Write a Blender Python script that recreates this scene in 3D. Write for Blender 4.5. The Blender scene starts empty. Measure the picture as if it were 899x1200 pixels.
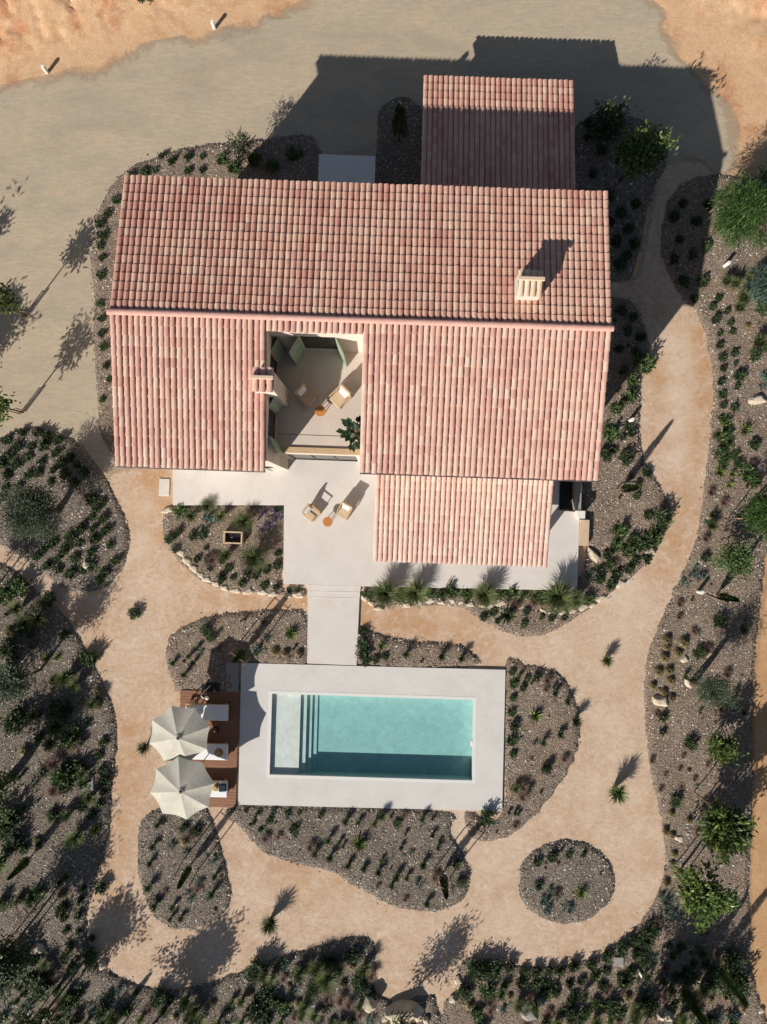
import bpy, bmesh, math, random
import numpy as np
from mathutils import Vector, Matrix, noise
from mathutils.geometry import delaunay_2d_cdt

random.seed(7)
SC = bpy.context.scene
COL = SC.collection
R = math.radians
HC = 32.0            # height of the drone above the ground
SX, SY = 0.608, 0.794   # ground direction in which shadows fall
ELEV = 30.0

def W(x, y, h=0.0):
    """surveyed plan position of a point seen at photo coordinates x, y when it lies h metres up"""
    s = (HC - h) / 800.0
    return ((x - 450) * s, (600 - y) * s)

UX, UY = math.cos(R(-1.94)), math.sin(R(-1.94))
def L(a, b, z=0.0):      # house frame -> world
    return Vector((a * UX - b * UY, a * UY + b * UX, z))
HROT = R(-1.94)

# ------------------------------------------------------------------ tagging
def tag(o, label=None, cat=None, group=None, kind=None):
    if label: o['label'] = label
    if cat: o['category'] = cat
    if group: o['group'] = group
    if kind: o['kind'] = kind
    return o

def empty(name, loc=(0, 0, 0), rz=0, parent=None):
    o = bpy.data.objects.new(name, None)
    o.empty_display_size = 0.3
    COL.objects.link(o)
    o.location = loc
    o.rotation_euler = (0, 0, rz)
    if parent: o.parent = parent
    return o

class MB:
    def __init__(self):
        self.v = []; self.f = []; self.m = []
    def add(self, vs, fs, mi=0):
        n = len(self.v)
        self.v.extend([tuple(p) for p in vs])
        for f in fs:
            self.f.append(tuple(i + n for i in f)); self.m.append(mi)
    def box(self, x0, x1, y0, y1, z0, z1, mi=0, mat=None):
        vs = [(x, y, z) for z in (z0, z1) for y in (y0, y1) for x in (x0, x1)]
        if mat is not None: vs = [mat @ Vector(p) for p in vs]
        self.add(vs, [(0, 2, 3, 1), (4, 5, 7, 6), (0, 1, 5, 4), (2, 6, 7, 3), (0, 4, 6, 2), (1, 3, 7, 5)], mi)
    def prism(self, poly, z0, z1, mi=0):
        n = len(poly)
        vs = [(p[0], p[1], z0) for p in poly] + [(p[0], p[1], z1) for p in poly]
        fs = [tuple(range(n - 1, -1, -1)), tuple(range(n, 2 * n))]
        for i in range(n):
            j = (i + 1) % n
            fs.append((i, j, n + j, n + i))
        self.add(vs, fs, mi)
    def tube(self, pts, rad, seg=8, mi=0, cap=True):
        pts = [Vector(p) for p in pts]
        if not isinstance(rad, (list, tuple)): rad = [rad] * len(pts)
        base = len(self.v); ring = []
        prev = None
        for i, p in enumerate(pts):
            d = (pts[min(i + 1, len(pts) - 1)] - pts[max(i - 1, 0)]).normalized()
            if prev is None:
                a = d.orthogonal().normalized()
            else:
                a = (prev - d * prev.dot(d)).normalized()
            prev = a
            b = d.cross(a)
            for k in range(seg):
                t = 2 * math.pi * k / seg
                self.v.append(tuple(p + (a * math.cos(t) + b * math.sin(t)) * rad[i]))
        for i in range(len(pts) - 1):
            for k in range(seg):
                k2 = (k + 1) % seg
                self.f.append((base + i * seg + k, base + i * seg + k2, base + (i + 1) * seg + k2, base + (i + 1) * seg + k)); self.m.append(mi)
        if cap:
            self.f.append(tuple(base + k for k in range(seg - 1, -1, -1))); self.m.append(mi)
            self.f.append(tuple(base + (len(pts) - 1) * seg + k for k in range(seg))); self.m.append(mi)
    def cyl(self, x, y, z0, z1, r, seg=16, r2=None, mi=0):
        self.tube([(x, y, z0), (x, y, z1)], [r, r if r2 is None else r2], seg, mi)
    def mesh(self, name, mats, smooth=False):
        me = bpy.data.meshes.new(name)
        me.from_pydata(self.v, [], self.f)
        if not isinstance(mats, (list, tuple)): mats = [mats]
        for m in mats: me.materials.append(m)
        if len(mats) > 1: me.polygons.foreach_set('material_index', self.m)
        if smooth: me.polygons.foreach_set('use_smooth', [True] * len(self.f))
        me.update()
        return me
    def build(self, name, mats, parent=None, smooth=False, bevel=0, loc=None, rz=0):
        o = bpy.data.objects.new(name, self.mesh(name, mats, smooth))
        COL.objects.link(o)
        if parent: o.parent = parent
        if loc is not None: o.location = loc; o.rotation_euler = (0, 0, rz)
        if bevel:
            md = o.modifiers.new('bevel', 'BEVEL'); md.width = bevel; md.segments = 2; md.limit_method = 'ANGLE'
        return o

# ------------------------------------------------------------------ materials
def lin(r, g=None, b=None):
    if g is None: r, g, b = r
    f = lambda c: (c / 255 / 12.92) if c / 255 <= .04045 else ((c / 255 + .055) / 1.055) ** 2.4
    return (f(r), f(g), f(b), 1)

class NT:
    def __init__(self, name):
        self.mat = bpy.data.materials.new(name); self.mat.use_nodes = True
        self.nt = self.mat.node_tree; self.nt.nodes.clear()
        self.out = self.n('ShaderNodeOutputMaterial')
        self.bs = self.n('ShaderNodeBsdfPrincipled')
        self.bs.inputs['Specular IOR Level'].default_value = .25
        self.link(self.bs.outputs[0], self.out.inputs['Surface'])
    def n(self, t, **kw):
        nd = self.nt.nodes.new(t)
        for k, v in kw.items(): setattr(nd, k, v)
        return nd
    def link(self, a, b): self.nt.links.new(a, b)
    def pos(self):
        if not hasattr(self, '_p'): self._p = self.n('ShaderNodeNewGeometry')
        return self._p.outputs['Position']
    def island(self):
        self.pos(); return self._p.outputs['Random Per Island']
    def noise(self, scale, detail=4, rough=.6, stretch=None, dist=0, rot=0, vec=None):
        nd = self.n('ShaderNodeTexNoise'); nd.inputs['Scale'].default_value = scale
        nd.inputs['Detail'].default_value = detail; nd.inputs['Roughness'].default_value = rough
        nd.inputs['Distortion'].default_value = dist
        v = vec or self.pos()
        if stretch or rot:
            mp = self.n('ShaderNodeMapping'); mp.inputs['Scale'].default_value = stretch or (1, 1, 1)
            mp.inputs['Rotation'].default_value = (0, 0, rot)
            self.link(v, mp.inputs['Vector']); v = mp.outputs[0]
        self.link(v, nd.inputs['Vector'])
        return nd.outputs['Fac']
    def vor(self, scale, out='Color', feature='F1'):
        nd = self.n('ShaderNodeTexVoronoi'); nd.inputs['Scale'].default_value = scale; nd.feature = feature
        self.link(self.pos(), nd.inputs['Vector'])
        return nd.outputs[out]
    def ramp(self, fac, stops, interp='LINEAR'):
        nd = self.n('ShaderNodeValToRGB'); cr = nd.color_ramp; cr.interpolation = interp
        while len(cr.elements) < len(stops): cr.elements.new(.5)
        for e, (p, c) in zip(cr.elements, stops):
            e.position = p
            e.color = c if isinstance(c, tuple) else (c, c, c, 1)
        self.link(fac, nd.inputs[0]); return nd.outputs[0]
    def math(self, op, a, b=None, c=None, clamp=False):
        nd = self.n('ShaderNodeMath', operation=op); nd.use_clamp = clamp
        for i, x in enumerate((a, b, c)):
            if x is None: continue
            if isinstance(x, (int, float)): nd.inputs[i].default_value = x
            else: self.link(x, nd.inputs[i])
        return nd.outputs[0]
    def mix(self, fac, a, b, mode='MIX'):
        nd = self.n('ShaderNodeMix', data_type='RGBA', blend_type=mode)
        for i, x in ((0, fac), (6, a), (7, b)):
            if isinstance(x, (int, float)): nd.inputs[i].default_value = x
            elif isinstance(x, tuple): nd.inputs[i].default_value = x
            else: self.link(x, nd.inputs[i])
        return nd.outputs[2]
    def attr(self, name):
        nd = self.n('ShaderNodeAttribute'); nd.attribute_name = name; return nd.outputs['Fac']
    def bump(self, h, strength=.5, dist=.02):
        nd = self.n('ShaderNodeBump'); nd.inputs['Strength'].default_value = strength; nd.inputs['Distance'].default_value = dist
        self.link(h, nd.inputs['Height']); self.link(nd.outputs[0], self.bs.inputs['Normal'])
    def color(self, c):
        if isinstance(c, tuple): self.bs.inputs['Base Color'].default_value = c
        else: self.link(c, self.bs.inputs['Base Color'])
    def set(self, **kw):
        for k, v in kw.items(): self.bs.inputs[k.replace('_', ' ')].default_value = v
    def alpha(self, a): self.link(a, self.bs.inputs['Alpha'])

def plain(name, rgb, rough=.6, var=.12, scale=6, bump=0, spec=.3, metal=0):
    t = NT(name); c = lin(rgb)
    f = t.noise(scale, 5, .65)
    lo = tuple(x * (1 - var) for x in c[:3]) + (1,); hi = tuple(min(1, x * (1 + var)) for x in c[:3]) + (1,)
    t.color(t.ramp(f, [(.3, lo), (.7, hi)]))
    t.set(Roughness=rough, Metallic=metal); t.bs.inputs['Specular IOR Level'].default_value = spec
    if bump: t.bump(t.noise(scale * 8, 3), bump, .01)
    return t.mat

def foliage(name, c1, c2, c3=None, rough=.55, trans=.12):
    t = NT(name)
    oi = t.n('ShaderNodeObjectInfo')
    stops = [(0, lin(c1)), (.75, lin(c2)), (1, lin(c3 or c2))]
    c = t.ramp(t.island(), stops)
    v = t.math('MULTIPLY_ADD', oi.outputs['Random'], .6, .72)
    hs = t.n('ShaderNodeHueSaturation'); t.link(v, hs.inputs['Value']); t.link(c, hs.inputs['Color'])
    t.link(hs.outputs[0], t.bs.inputs['Base Color'])
    t.set(Roughness=rough); t.bs.inputs['Specular IOR Level'].default_value = .25
    tr = t.n('ShaderNodeBsdfTranslucent'); t.link(hs.outputs[0], tr.inputs['Color'])
    mx = t.n('ShaderNodeMixShader'); mx.inputs[0].default_value = trans
    t.link(t.bs.outputs[0], mx.inputs[1]); t.link(tr.outputs[0], mx.inputs[2]); t.link(mx.outputs[0], t.out.inputs['Surface'])
    return t.mat

def fade(t, wid=.5, sc=1.2):
    a = t.attr('edge')
    n = t.noise(sc, 6, .7, dist=.4)
    x = t.math('MULTIPLY_ADD', n, -2.0 * wid, wid)          # +-wid
    x = t.math('ADD', a, x)
    x = t.math('MULTIPLY', x, 3.2 if wid < 1 else 1.6, clamp=True)
    t.alpha(x)

def m_ground():
    t = NT('ground_soil')
    a = t.noise(.35, 6, .6, dist=.6); b = t.noise(2.2, 8, .65); g = t.noise(14, 6, .8)
    c = t.ramp(a, [(.36, lin(200, 154, 114)), (.5, lin(210, 170, 130)), (.62, lin(186, 128, 90))])
    c = t.mix(t.ramp(b, [(.35, .55), (.65, 0.)]), c, lin(220, 190, 152))
    c = t.mix(t.ramp(g, [(.32, .55), (.55, 0.)]), c, lin(150, 108, 78))
    c = t.mix(t.ramp(t.noise(5, 7, .75, dist=.6), [(.52, 0.), (.7, .5)]), c, lin(228, 202, 168))
    t.color(c); t.set(Roughness=.95)
    t.bump(t.math('ADD', b, t.math('MULTIPLY', g, .35)), .55, .05)
    return t.mat
def m_road():
    t = NT('road_gravel')
    a = t.noise(.5, 6, .6, stretch=(.5, 1.3, 1), rot=-.35, dist=.5); b = t.noise(5, 8, .7, stretch=(.35, 1.6, 1), rot=-.28); g = t.noise(30, 3, .7)
    c = t.ramp(a, [(.36, lin(172, 157, 136)), (.52, lin(185, 168, 144)), (.68, lin(194, 174, 147))])
    c = t.mix(t.math('MULTIPLY', t.ramp(b, [(.38, 1.), (.62, 0.)]), .5), c, lin(150, 139, 123))
    c = t.mix(t.ramp(g, [(.45, .0), (.75, .5)]), c, lin(196, 180, 155))
    c = t.mix(t.ramp(g, [(.28, .5), (.45, .0)]), c, lin(130, 118, 102))
    c = t.mix(t.ramp(t.noise(.9, 7, .72, stretch=(.6, 1.5, 1), rot=-.3, dist=1.0), [(.54, 0.), (.7, .45)]), c, lin(198, 168, 134))
    t.color(c); t.set(Roughness=.95); t.bump(g, .5, .03); fade(t, 1.5, .45)
    return t.mat
def m_path():
    t = NT('path_grit')
    a = t.noise(.7, 6, .6, dist=.3); b = t.noise(4, 8, .72, stretch=(1, 1.3, 1)); g = t.noise(26, 4, .8)
    c = t.ramp(a, [(.36, lin(190, 162, 135)), (.5, lin(201, 175, 149)), (.66, lin(209, 187, 164))])
    o = t.attr('ochre')
    on = t.math('MULTIPLY', o, t.ramp(t.noise(1.6, 6, .65, dist=.4), [(.3, .35), (.62, 1.15)]), clamp=True)
    c = t.mix(on, c, lin(186, 140, 94))
    c = t.mix(t.ramp(b, [(.38, .55), (.58, 0.)]), c, lin(172, 138, 110))
    c = t.mix(t.ramp(g, [(.5, .0), (.72, .45)]), c, lin(224, 200, 178))
    c = t.mix(t.ramp(g, [(.3, .45), (.46, .0)]), c, lin(158, 124, 98))
    m2 = t.noise(9, 6, .75, dist=.3)
    c = t.mix(t.ramp(m2, [(.36, .5), (.5, .0)]), c, lin(168, 132, 104))
    c = t.mix(t.ramp(t.noise(2.2, 6, .7, dist=.8), [(.5, 0.), (.68, .55)]), c, lin(214, 194, 176))
    c = t.mix(t.ramp(t.vor(5.5, 'Distance'), [(.03, .6), (.07, .0)]), c, lin(120, 94, 76))
    wn = t.math('MULTIPLY', t.attr('worn'), t.ramp(t.noise(1.3, 6, .7, dist=.8), [(.30, .2), (.6, .75)]), clamp=True)
    c = t.mix(wn, c, lin(214, 194, 172))
    t.color(c); t.set(Roughness=.95); t.bump(t.math('ADD', g, b), .45, .025); fade(t, .3, 1.4)
    return t.mat
def m_track():
    t = NT('track_soil')
    a = t.noise(.8, 5, .6); g = t.noise(20, 5, .8)
    w = t.n('ShaderNodeTexWave'); w.inputs['Scale'].default_value = 3.6; w.bands_direction = 'Y'; w.inputs['Distortion'].default_value = 5
    w.inputs['Detail'].default_value = 3; t.link(t.pos(), w.inputs['Vector'])
    c = t.ramp(a, [(.35, lin(186, 145, 104)), (.6, lin(200, 162, 122))])
    c = t.mix(t.ramp(w.outputs['Fac'], [(.2, .10), (.6, 0.)]), c, lin(165, 118, 76))
    c = t.mix(t.ramp(t.noise(3, 7, .75, dist=1), [(.4, .5), (.6, 0.)]), c, lin(168, 128, 92))
    t.color(c); t.set(Roughness=.95); t.bump(t.math('ADD', g, t.math('MULTIPLY', w.outputs['Fac'], .15)), .45, .03); fade(t, .15, 2)
    return t.mat
def m_bed(grey=False):
    t = NT('bed_soil')
    a = t.noise(.6, 5, .6); g = t.noise(9, 6, .8)
    v = t.vor(17, 'Color')
    sp = t.n('ShaderNodeSeparateColor'); t.link(v, sp.inputs[0])
    c = t.ramp(sp.outputs[0], [(0, lin(100, 88, 77)), (.45, lin(132, 118, 105)), (.8, lin(154, 141, 126)), (1, lin(182, 170, 154))])
    c2 = t.ramp(a, [(.38, lin(138, 112, 90)), (.6, lin(132, 116, 100))]) if grey else t.ramp(a, [(.38, lin(106, 96, 84)), (.6, lin(116, 109, 99))])
    c = t.mix(.5, c, c2)
    c = t.mix(t.ramp(g, [(.35, .4), (.6, 0.)]), c, lin(96, 82, 70))
    t.color(c); t.set(Roughness=1.0)
    if not grey: c = t.mix(.08, c, lin(70, 64, 58)); t.color(c)
    t.bump(t.vor(15, 'Distance'), .7, .04)
    return t.mat
def m_chip():
    t = NT('gravel_chip')
    c = t.ramp(t.island(), [(0, lin(74, 66, 58)), (.3, lin(112, 102, 91)), (.6, lin(146, 136, 123)), (.85, lin(184, 174, 160)), (1, lin(224, 216, 204))])
    t.color(c); t.set(Roughness=.9); return t.mat
def m_tile(name, shift=0.0, k=1.0, mauve=False):
    ad = lambda r, g, b: (255 - (255 - r) / k, 255 - (255 - g) / k, 255 - (255 - b) / k)
    t = NT(name)
    i = t.island()
    c = t.ramp(i, [(0, lin(*ad(180, 120, 105))), (.3, lin(*ad(196, 138, 119))), (.58, lin(*ad(206, 153, 132))), (.76, lin(*ad(213, 168, 143))), (.9, lin(*ad(219, 184, 157))), (1, lin(*ad(228, 202, 176)))])
    c = t.mix(.28, c, lin(*ad(204, 150, 131)))
    if mauve: c = t.mix(.15, c, lin(172, 120, 112))
    zone = t.noise(.8, 4, .6, stretch=(1.3, .4, 1))
    c = t.mix(t.ramp(zone, [(.50 - shift, 0.), (.70 - shift, .6)]), c, lin(*ad(219, 180, 154)))
    d = t.noise(11, 5, .7)
    c = t.mix(t.ramp(d, [(.3, .3), (.6, 0.)]), c, lin(176, 124, 110))
    c = t.mix(t.ramp(t.noise(1.1, 7, .75, stretch=(2.2, .7, 1), dist=.5), [(.48, 0.), (.72, .45)]), c, lin(196, 158, 142))
    c = t.mix(t.ramp(t.noise(3.5, 5, .7), [(.55, 0.), (.8, .35)]), c, lin(214, 190, 168))
    t.color(c); t.set(Roughness=.85); t.bump(d, .25, .01)
    return t.mat
def m_conc(name, rgb, sc=.9):
    t = NT(name)
    a = t.noise(sc, 6, .65, dist=.5); b = t.noise(8, 5, .7)
    c = lin(rgb); lo = tuple(x * .93 for x in c[:3]) + (1,)
    col = t.ramp(a, [(.35, lo), (.62, c)])
    col = t.mix(t.math('MULTIPLY', b, .12), col, lin(150, 142, 132))
    col = t.mix(t.ramp(t.noise(.7, 8, .75, dist=1.5), [(.52, 0.), (.72, .28)]), col, lin(190, 168, 142))
    col = t.mix(t.ramp(t.noise(30, 3, .8), [(.25, .25), (.4, 0.)]), col, lin(140, 128, 114))
    t.color(col); t.set(Roughness=.8); t.bump(b, .1, .01); return t.mat
def m_basin():
    t = NT('pool_plaster')
    a = t.noise(2.2, 7, .7, dist=1.2); c = t.ramp(a, [(.35, lin(206, 202, 194)), (.65, lin(226, 222, 214))])
    ca = t.vor(2.6, 'Distance', 'SMOOTH_F1'); c = t.mix(t.ramp(ca, [(.45, 0.), (.8, .25)]), c, lin(240, 240, 234))  # pale cells: rippling light on the pool floor put into the plaster colour
    t.color(c); t.set(Roughness=.7); return t.mat
def m_water():
    t = NT('pool_water')
    nt = t.nt
    nt.nodes.remove(t.bs)
    tr = t.n('ShaderNodeBsdfTransparent'); gl = t.n('ShaderNodeBsdfGlossy'); gl.inputs['Roughness'].default_value = .03
    lw = t.n('ShaderNodeLayerWeight'); lw.inputs['Blend'].default_value = .5
    fr = t.math('MULTIPLY_ADD', t.math('POWER', lw.outputs['Facing'], 5.0), .95, .022)
    bp = t.n('ShaderNodeBump'); bp.inputs['Strength'].default_value = .35; bp.inputs['Distance'].default_value = .02
    t.link(t.noise(3.0, 4, .6, dist=.6), bp.inputs['Height'])
    t.link(bp.outputs[0], gl.inputs['Normal'])
    mx = t.n('ShaderNodeMixShader'); t.link(fr, mx.inputs[0]); t.link(tr.outputs[0], mx.inputs[1]); t.link(gl.outputs[0], mx.inputs[2])
    t.link(mx.outputs[0], t.out.inputs['Surface'])
    va = t.n('ShaderNodeVolumeAbsorption'); va.inputs['Color'].default_value = (.10, .70, .73, 1); va.inputs['Density'].default_value = .72
    t.link(va.outputs[0], t.out.inputs['Volume'])
    return t.mat
def m_wood(name, c1, c2, sx=1, sy=9):
    t = NT(name)
    f = t.noise(4, 6, .65, stretch=(sx, sy, 1)); i = t.island()
    c = t.ramp(f, [(.3, lin(c1)), (.7, lin(c2))])
    c = t.mix(t.math('MULTIPLY', i, .35), c, lin(c1)); t.color(c); t.set(Roughness=.6); t.bump(f, .15, .01); return t.mat
def m_rock():
    t = NT('limestone')
    a = t.noise(3, 6, .7); b = t.noise(14, 5, .8)
    c = t.ramp(a, [(.35, lin(190, 172, 146)), (.6, lin(214, 202, 180))])
    c = t.mix(t.ramp(b, [(.35, .5), (.5, 0.)]), c, lin(150, 128, 104))
    t.color(c); t.set(Roughness=.9); t.bump(b, .6, .04); return t.mat

def m_canvas():
    t = NT('parasol_cloth'); f = t.noise(3, 6, .7, dist=.6); col = t.ramp(f, [(.35, lin(206, 200, 184)), (.65, lin(218, 213, 199))])
    t.color(col); t.set(Roughness=.9); t.bump(t.noise(5, 5, .7, dist=1), .25, .02)
    tr = t.n('ShaderNodeBsdfTranslucent'); t.link(col, tr.inputs['Color'])
    mx = t.n('ShaderNodeMixShader'); mx.inputs[0].default_value = .22
    t.link(t.bs.outputs[0], mx.inputs[1]); t.link(tr.outputs[0], mx.inputs[2]); t.link(mx.outputs[0], t.out.inputs['Surface']); return t.mat
M = dict(
    ground=m_ground(), road=m_road(), path=m_path(), track=m_track(), bed=m_bed(), bed_warm=m_bed(True), chip=m_chip(),
    tile=m_tile('roof_tile', .1, 1.04, True), tile_pale=m_tile('roof_tile_sunlit', .08, 1.2), tile_porch=m_tile('porch_tile_pale', .1, 1.42), ridge=plain('ridge_mortar', (206, 160, 146), .85, .12, 3, .2),  # front tiles paler than rear: sunlit brightness put into colour; porch tiles palest
    slab=plain('eave_board', (150, 128, 112), .8), wall=m_conc('lime_plaster', (218, 204, 190)), terrace=m_conc('terrace_screed', (206, 192, 178)),
    patio=m_conc('patio_microcement', (214, 207, 199)), coping=m_conc('pool_surround_stone', (212, 208, 202)), joint=plain('dark_joint', (110, 100, 92), .8),
    basin=m_basin(), water=m_water(), rim=plain('pool_rim', (216, 214, 208), .6, .04),
    deck=m_wood('deck_timber', (122, 84, 62), (156, 114, 86), 1, 10), sandwood=m_wood('oak', (176, 146, 112), (206, 178, 144)),
    darkwood=m_wood('stained_wood', (92, 64, 46), (124, 90, 66)), orange=m_wood('teak_top', (176, 112, 58), (200, 138, 80)),
    stake=m_wood('stake_wood', (132, 106, 78), (168, 142, 112)), cap=plain('terracotta_cap', (198, 172, 144), .8, .1, 5),
    cushion=plain('cushion_fabric', (214, 208, 198), .9, .05), cushion_grey=plain('grey_cushion', (160, 152, 142), .9, .05), white=plain('white_mattress', (232, 232, 232), .8, .03),
    canopy=m_canvas(), black=plain('black_metal', (32, 30, 30), .4, .1, 5, 0, .4),
    green=plain('sage_paint', (146, 164, 142), .6, .06), glass=plain('dark_glass', (20, 24, 26), .25, .05, 1, 0, .6),
    dark=plain('dark_interior', (44, 38, 34), .9, .1), navy=plain('navy_towel', (38, 48, 66), .9, .1), straw=plain('straw', (178, 146, 96), .9, .2, 30, .3),
    rock=m_rock(), greystone=m_conc('grey_stone', (150, 146, 138), 3), whitepaint=plain('white_paint', (226, 220, 210), .6, .05), greymetal=plain('grey_metal', (104, 108, 114), .5, .1, 4, 0, .4),
    guttermetal=plain('gutter_metal', (74, 66, 64), .5, .1, 4, 0, .3),
    bark=plain('bark', (96, 80, 64), .95, .25, 20, .5), terracotta=plain('terracotta_pot', (170, 104, 72), .8, .1, 8),
    # plants
    shrub=foliage('shrub_leaf', (44, 56, 36), (68, 84, 52), (98, 112, 72)),
    shrub2=foliage('shrub_leaf_light', (50, 66, 38), (78, 98, 54), (110, 128, 74)),
    bluegreen=foliage('blue_leaf', (62, 82, 72), (94, 116, 104), (124, 142, 128)),
    olive=foliage('olive_leaf', (48, 57, 43), (76, 87, 65), (108, 117, 95)),
    grass=foliage('grass_blade', (64, 80, 46), (100, 112, 68), (150, 148, 104)),
    drygrass=foliage('dry_blade', (96, 84, 58), (130, 116, 80), (160, 146, 106)),
    pinkgrass=foliage('pink_blade', (104, 82, 74), (132, 106, 94), (150, 126, 112)),
    agave=foliage('agave_leaf', (84, 102, 50), (116, 130, 66), (156, 162, 96)),
    palmleaf=foliage('palm_leaf', (92, 106, 84), (130, 140, 116), (170, 176, 156)),
    bright=foliage('broad_leaf', (50, 67, 31), (87, 104, 51), (132, 146, 84), .45, .14),
    feather=foliage('feather_leaf', (46, 70, 34), (74, 102, 48), (108, 132, 70)),
    cypress=foliage('cypress_leaf', (40, 56, 30), (60, 80, 40), (84, 104, 52)),
    purple=foliage('lavender', (86, 76, 104), (112, 100, 132), (130, 120, 140)),
    darkleaf=foliage('ficus_leaf', (28, 48, 30), (52, 76, 50), (120, 140, 118), .35, .08),
)
SUN_E, SKY_S, EXPO = 5.0, 0.05, 0.25
# ------------------------------------------------------------------ terrain
def smooth_poly(px, n=5, h=0.0, closed=True, wob=0.0):
    P = [Vector(W(x, y, h)) for x, y in px]; out = []; N = len(P)
    for i in range(N):
        p0, p1, p2, p3 = P[(i - 1) % N], P[i], P[(i + 1) % N], P[(i + 2) % N]
        k = max(1, int((p2 - p1).length / .16)) if n else 1
        for j in range(k):
            t = j / k
            q = .5 * ((2 * p1) + (p2 - p0) * t + (2 * p0 - 5 * p1 + 4 * p2 - p3) * t * t + (3 * p1 - p0 - 3 * p2 + p3) * t ** 3) if n else p1.lerp(p2, t)
            if wob:
                q = q + Vector((noise.noise(Vector((q.x * 2.3, q.y * 2.3, 3))), noise.noise(Vector((q.x * 2.3, q.y * 2.3, 9))))) * wob
            out.append(q)
    return out
def seg_dist(P, poly):
    P = np.asarray(P); A = np.array([tuple(p) for p in poly]); B = np.roll(A, -1, 0)
    best = np.full(len(P), 1e9)
    for a, b in zip(A, B):
        d = b - a; l = (d * d).sum() + 1e-12
        t = np.clip(((P - a) @ d) / l, 0, 1)
        q = a + t[:, None] * d
        best = np.minimum(best, np.hypot(*(P - q).T))
    return best
def inside(P, poly):
    P = np.asarray(P); A = np.array([tuple(p) for p in poly]); B = np.roll(A, -1, 0)
    r = np.zeros(len(P), bool); x, y = P.T
    for (x0, y0), (x1, y1) in zip(A, B):
        if y0 == y1: continue
        c = ((y0 > y) != (y1 > y)) & (x < (x1 - x0) * (y - y0) / (y1 - y0) + x0)
        r ^= c
    return r
RNG = np.random.default_rng(5)
def fill(poly, step):
    A = np.array([tuple(p) for p in poly]); lo = A.min(0); hi = A.max(0)
    gx, gy = np.meshgrid(np.arange(lo[0], hi[0], step), np.arange(lo[1], hi[1], step))
    P = np.stack([gx.ravel(), gy.ravel()], 1) + RNG.uniform(-.3, .3, (gx.size, 2)) * step
    P = P[inside(P, poly)]
    P = P[seg_dist(P, poly) > step * .35]
    return P
def cdt(poly, pts):
    n = len(poly)
    co = [Vector((p[0], p[1])) for p in poly] + [Vector((p[0], p[1])) for p in pts]
    r = delaunay_2d_cdt(co, [], [list(range(n))], 1, 1e-5)
    return np.array([tuple(v) for v in r[0]]), [tuple(f) for f in r[2]]
def sheet(name, px, z, mat, step=.3, ochre=None, kind='structure', smooth=True):
    poly = smooth_poly(px, 5 if smooth else 0)
    pts = fill(poly, step)
    hole = None
    if name == 'garden_path':
        hole = [W(x, y) for x, y in ((308, 804), (566, 812), (564, 922), (306, 916))]
        hp = []
        for k in range(4):
            q0, q1 = Vector(hole[k]), Vector(hole[(k + 1) % 4]); m_ = int((q1 - q0).length / .15)
            hp += [tuple(q0.lerp(q1, t / m_)) for t in range(m_)]
        pts = pts[seg_dist(pts, hole) > .14]
        pts = np.concatenate([pts, np.array(hp)])
    V, F = cdt(poly, pts)
    if hole is not None:
        cen = np.array([V[list(f)].mean(0) for f in F]); ins = inside(cen, hole)
        F = [f for f, i_ in zip(F, ins) if not i_]
    d = seg_dist(V, poly)
    me = bpy.data.meshes.new(name)
    me.from_pydata([(x, y, z) for x, y in V], [], F)
    me.materials.append(mat)
    at = me.attributes.new('edge', 'FLOAT', 'POINT'); at.data.foreach_set('value', d.astype(np.float32))
    if ochre:
        o = np.zeros(len(V))
        for (x, y, r, s) in ochre:
            q = W(x, y); o = np.maximum(o, s * np.exp(-((V[:, 0] - q[0]) ** 2 + (V[:, 1] - q[1]) ** 2) / (r / 25) ** 2))
        o2 = np.zeros(len(V))
        for (x, y, r, s) in WORN:
            q = W(x, y); o2 = np.maximum(o2, s * np.exp(-((V[:, 0] - q[0]) ** 2 + (V[:, 1] - q[1]) ** 2) / (r / 25) ** 2))
        at = me.attributes.new('worn', 'FLOAT', 'POINT'); at.data.foreach_set('value', o2.astype(np.float32))
        at = me.attributes.new('ochre', 'FLOAT', 'POINT'); at.data.foreach_set('value', o.astype(np.float32))
    ob = bpy.data.objects.new(name, me); COL.objects.link(ob); ob['kind'] = kind
    return ob

def emb(x, y):
    """height of the earth bank beyond the road (top left) and the loose mounds (top right)"""
    X = x * 25 + 450; Y = 600 - y * 25
    h = 0.0
    d = ((330 - X) * 95 / 330 + 2 - Y) / 25.0     # metres above the foot of the bank
    if d > 0 and X < 420:
        t = min(1, d / 4.5); rid = abs(noise.noise(Vector((x * 1.1 + y * .35, y * .28, 1.5)))) ; rid2 = abs(noise.noise(Vector((x * 3.1 + y, y * .8, 4.5))))
        cut = max(0, .06 - rid) * 3.2 + max(0, .05 - rid2) * 1.6
        s_ = min(1, d / 2.0) ** 2; h += t * t * 1.1 + s_ * (noise.noise(Vector((x * .6, y * .6, 0))) * .10 - cut * 1.1 + noise.noise(Vector((x * 2.6, y * 2.6, 0))) * .05 + noise.noise(Vector((x * 6, y * 5, 0))) * .05)
    d2 = ((X - 740) * .62 - (Y - 0)) / 25.0
    if d2 > 0 and X > 740:
        h += min(1, d2 / 3) ** 2 * (.16 + noise.noise(Vector((x * .8, y * .8, 7))) * .22 + noise.noise(Vector((x * 3, y * 3, 7))) * .07)
    return max(h, -.02)
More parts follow.
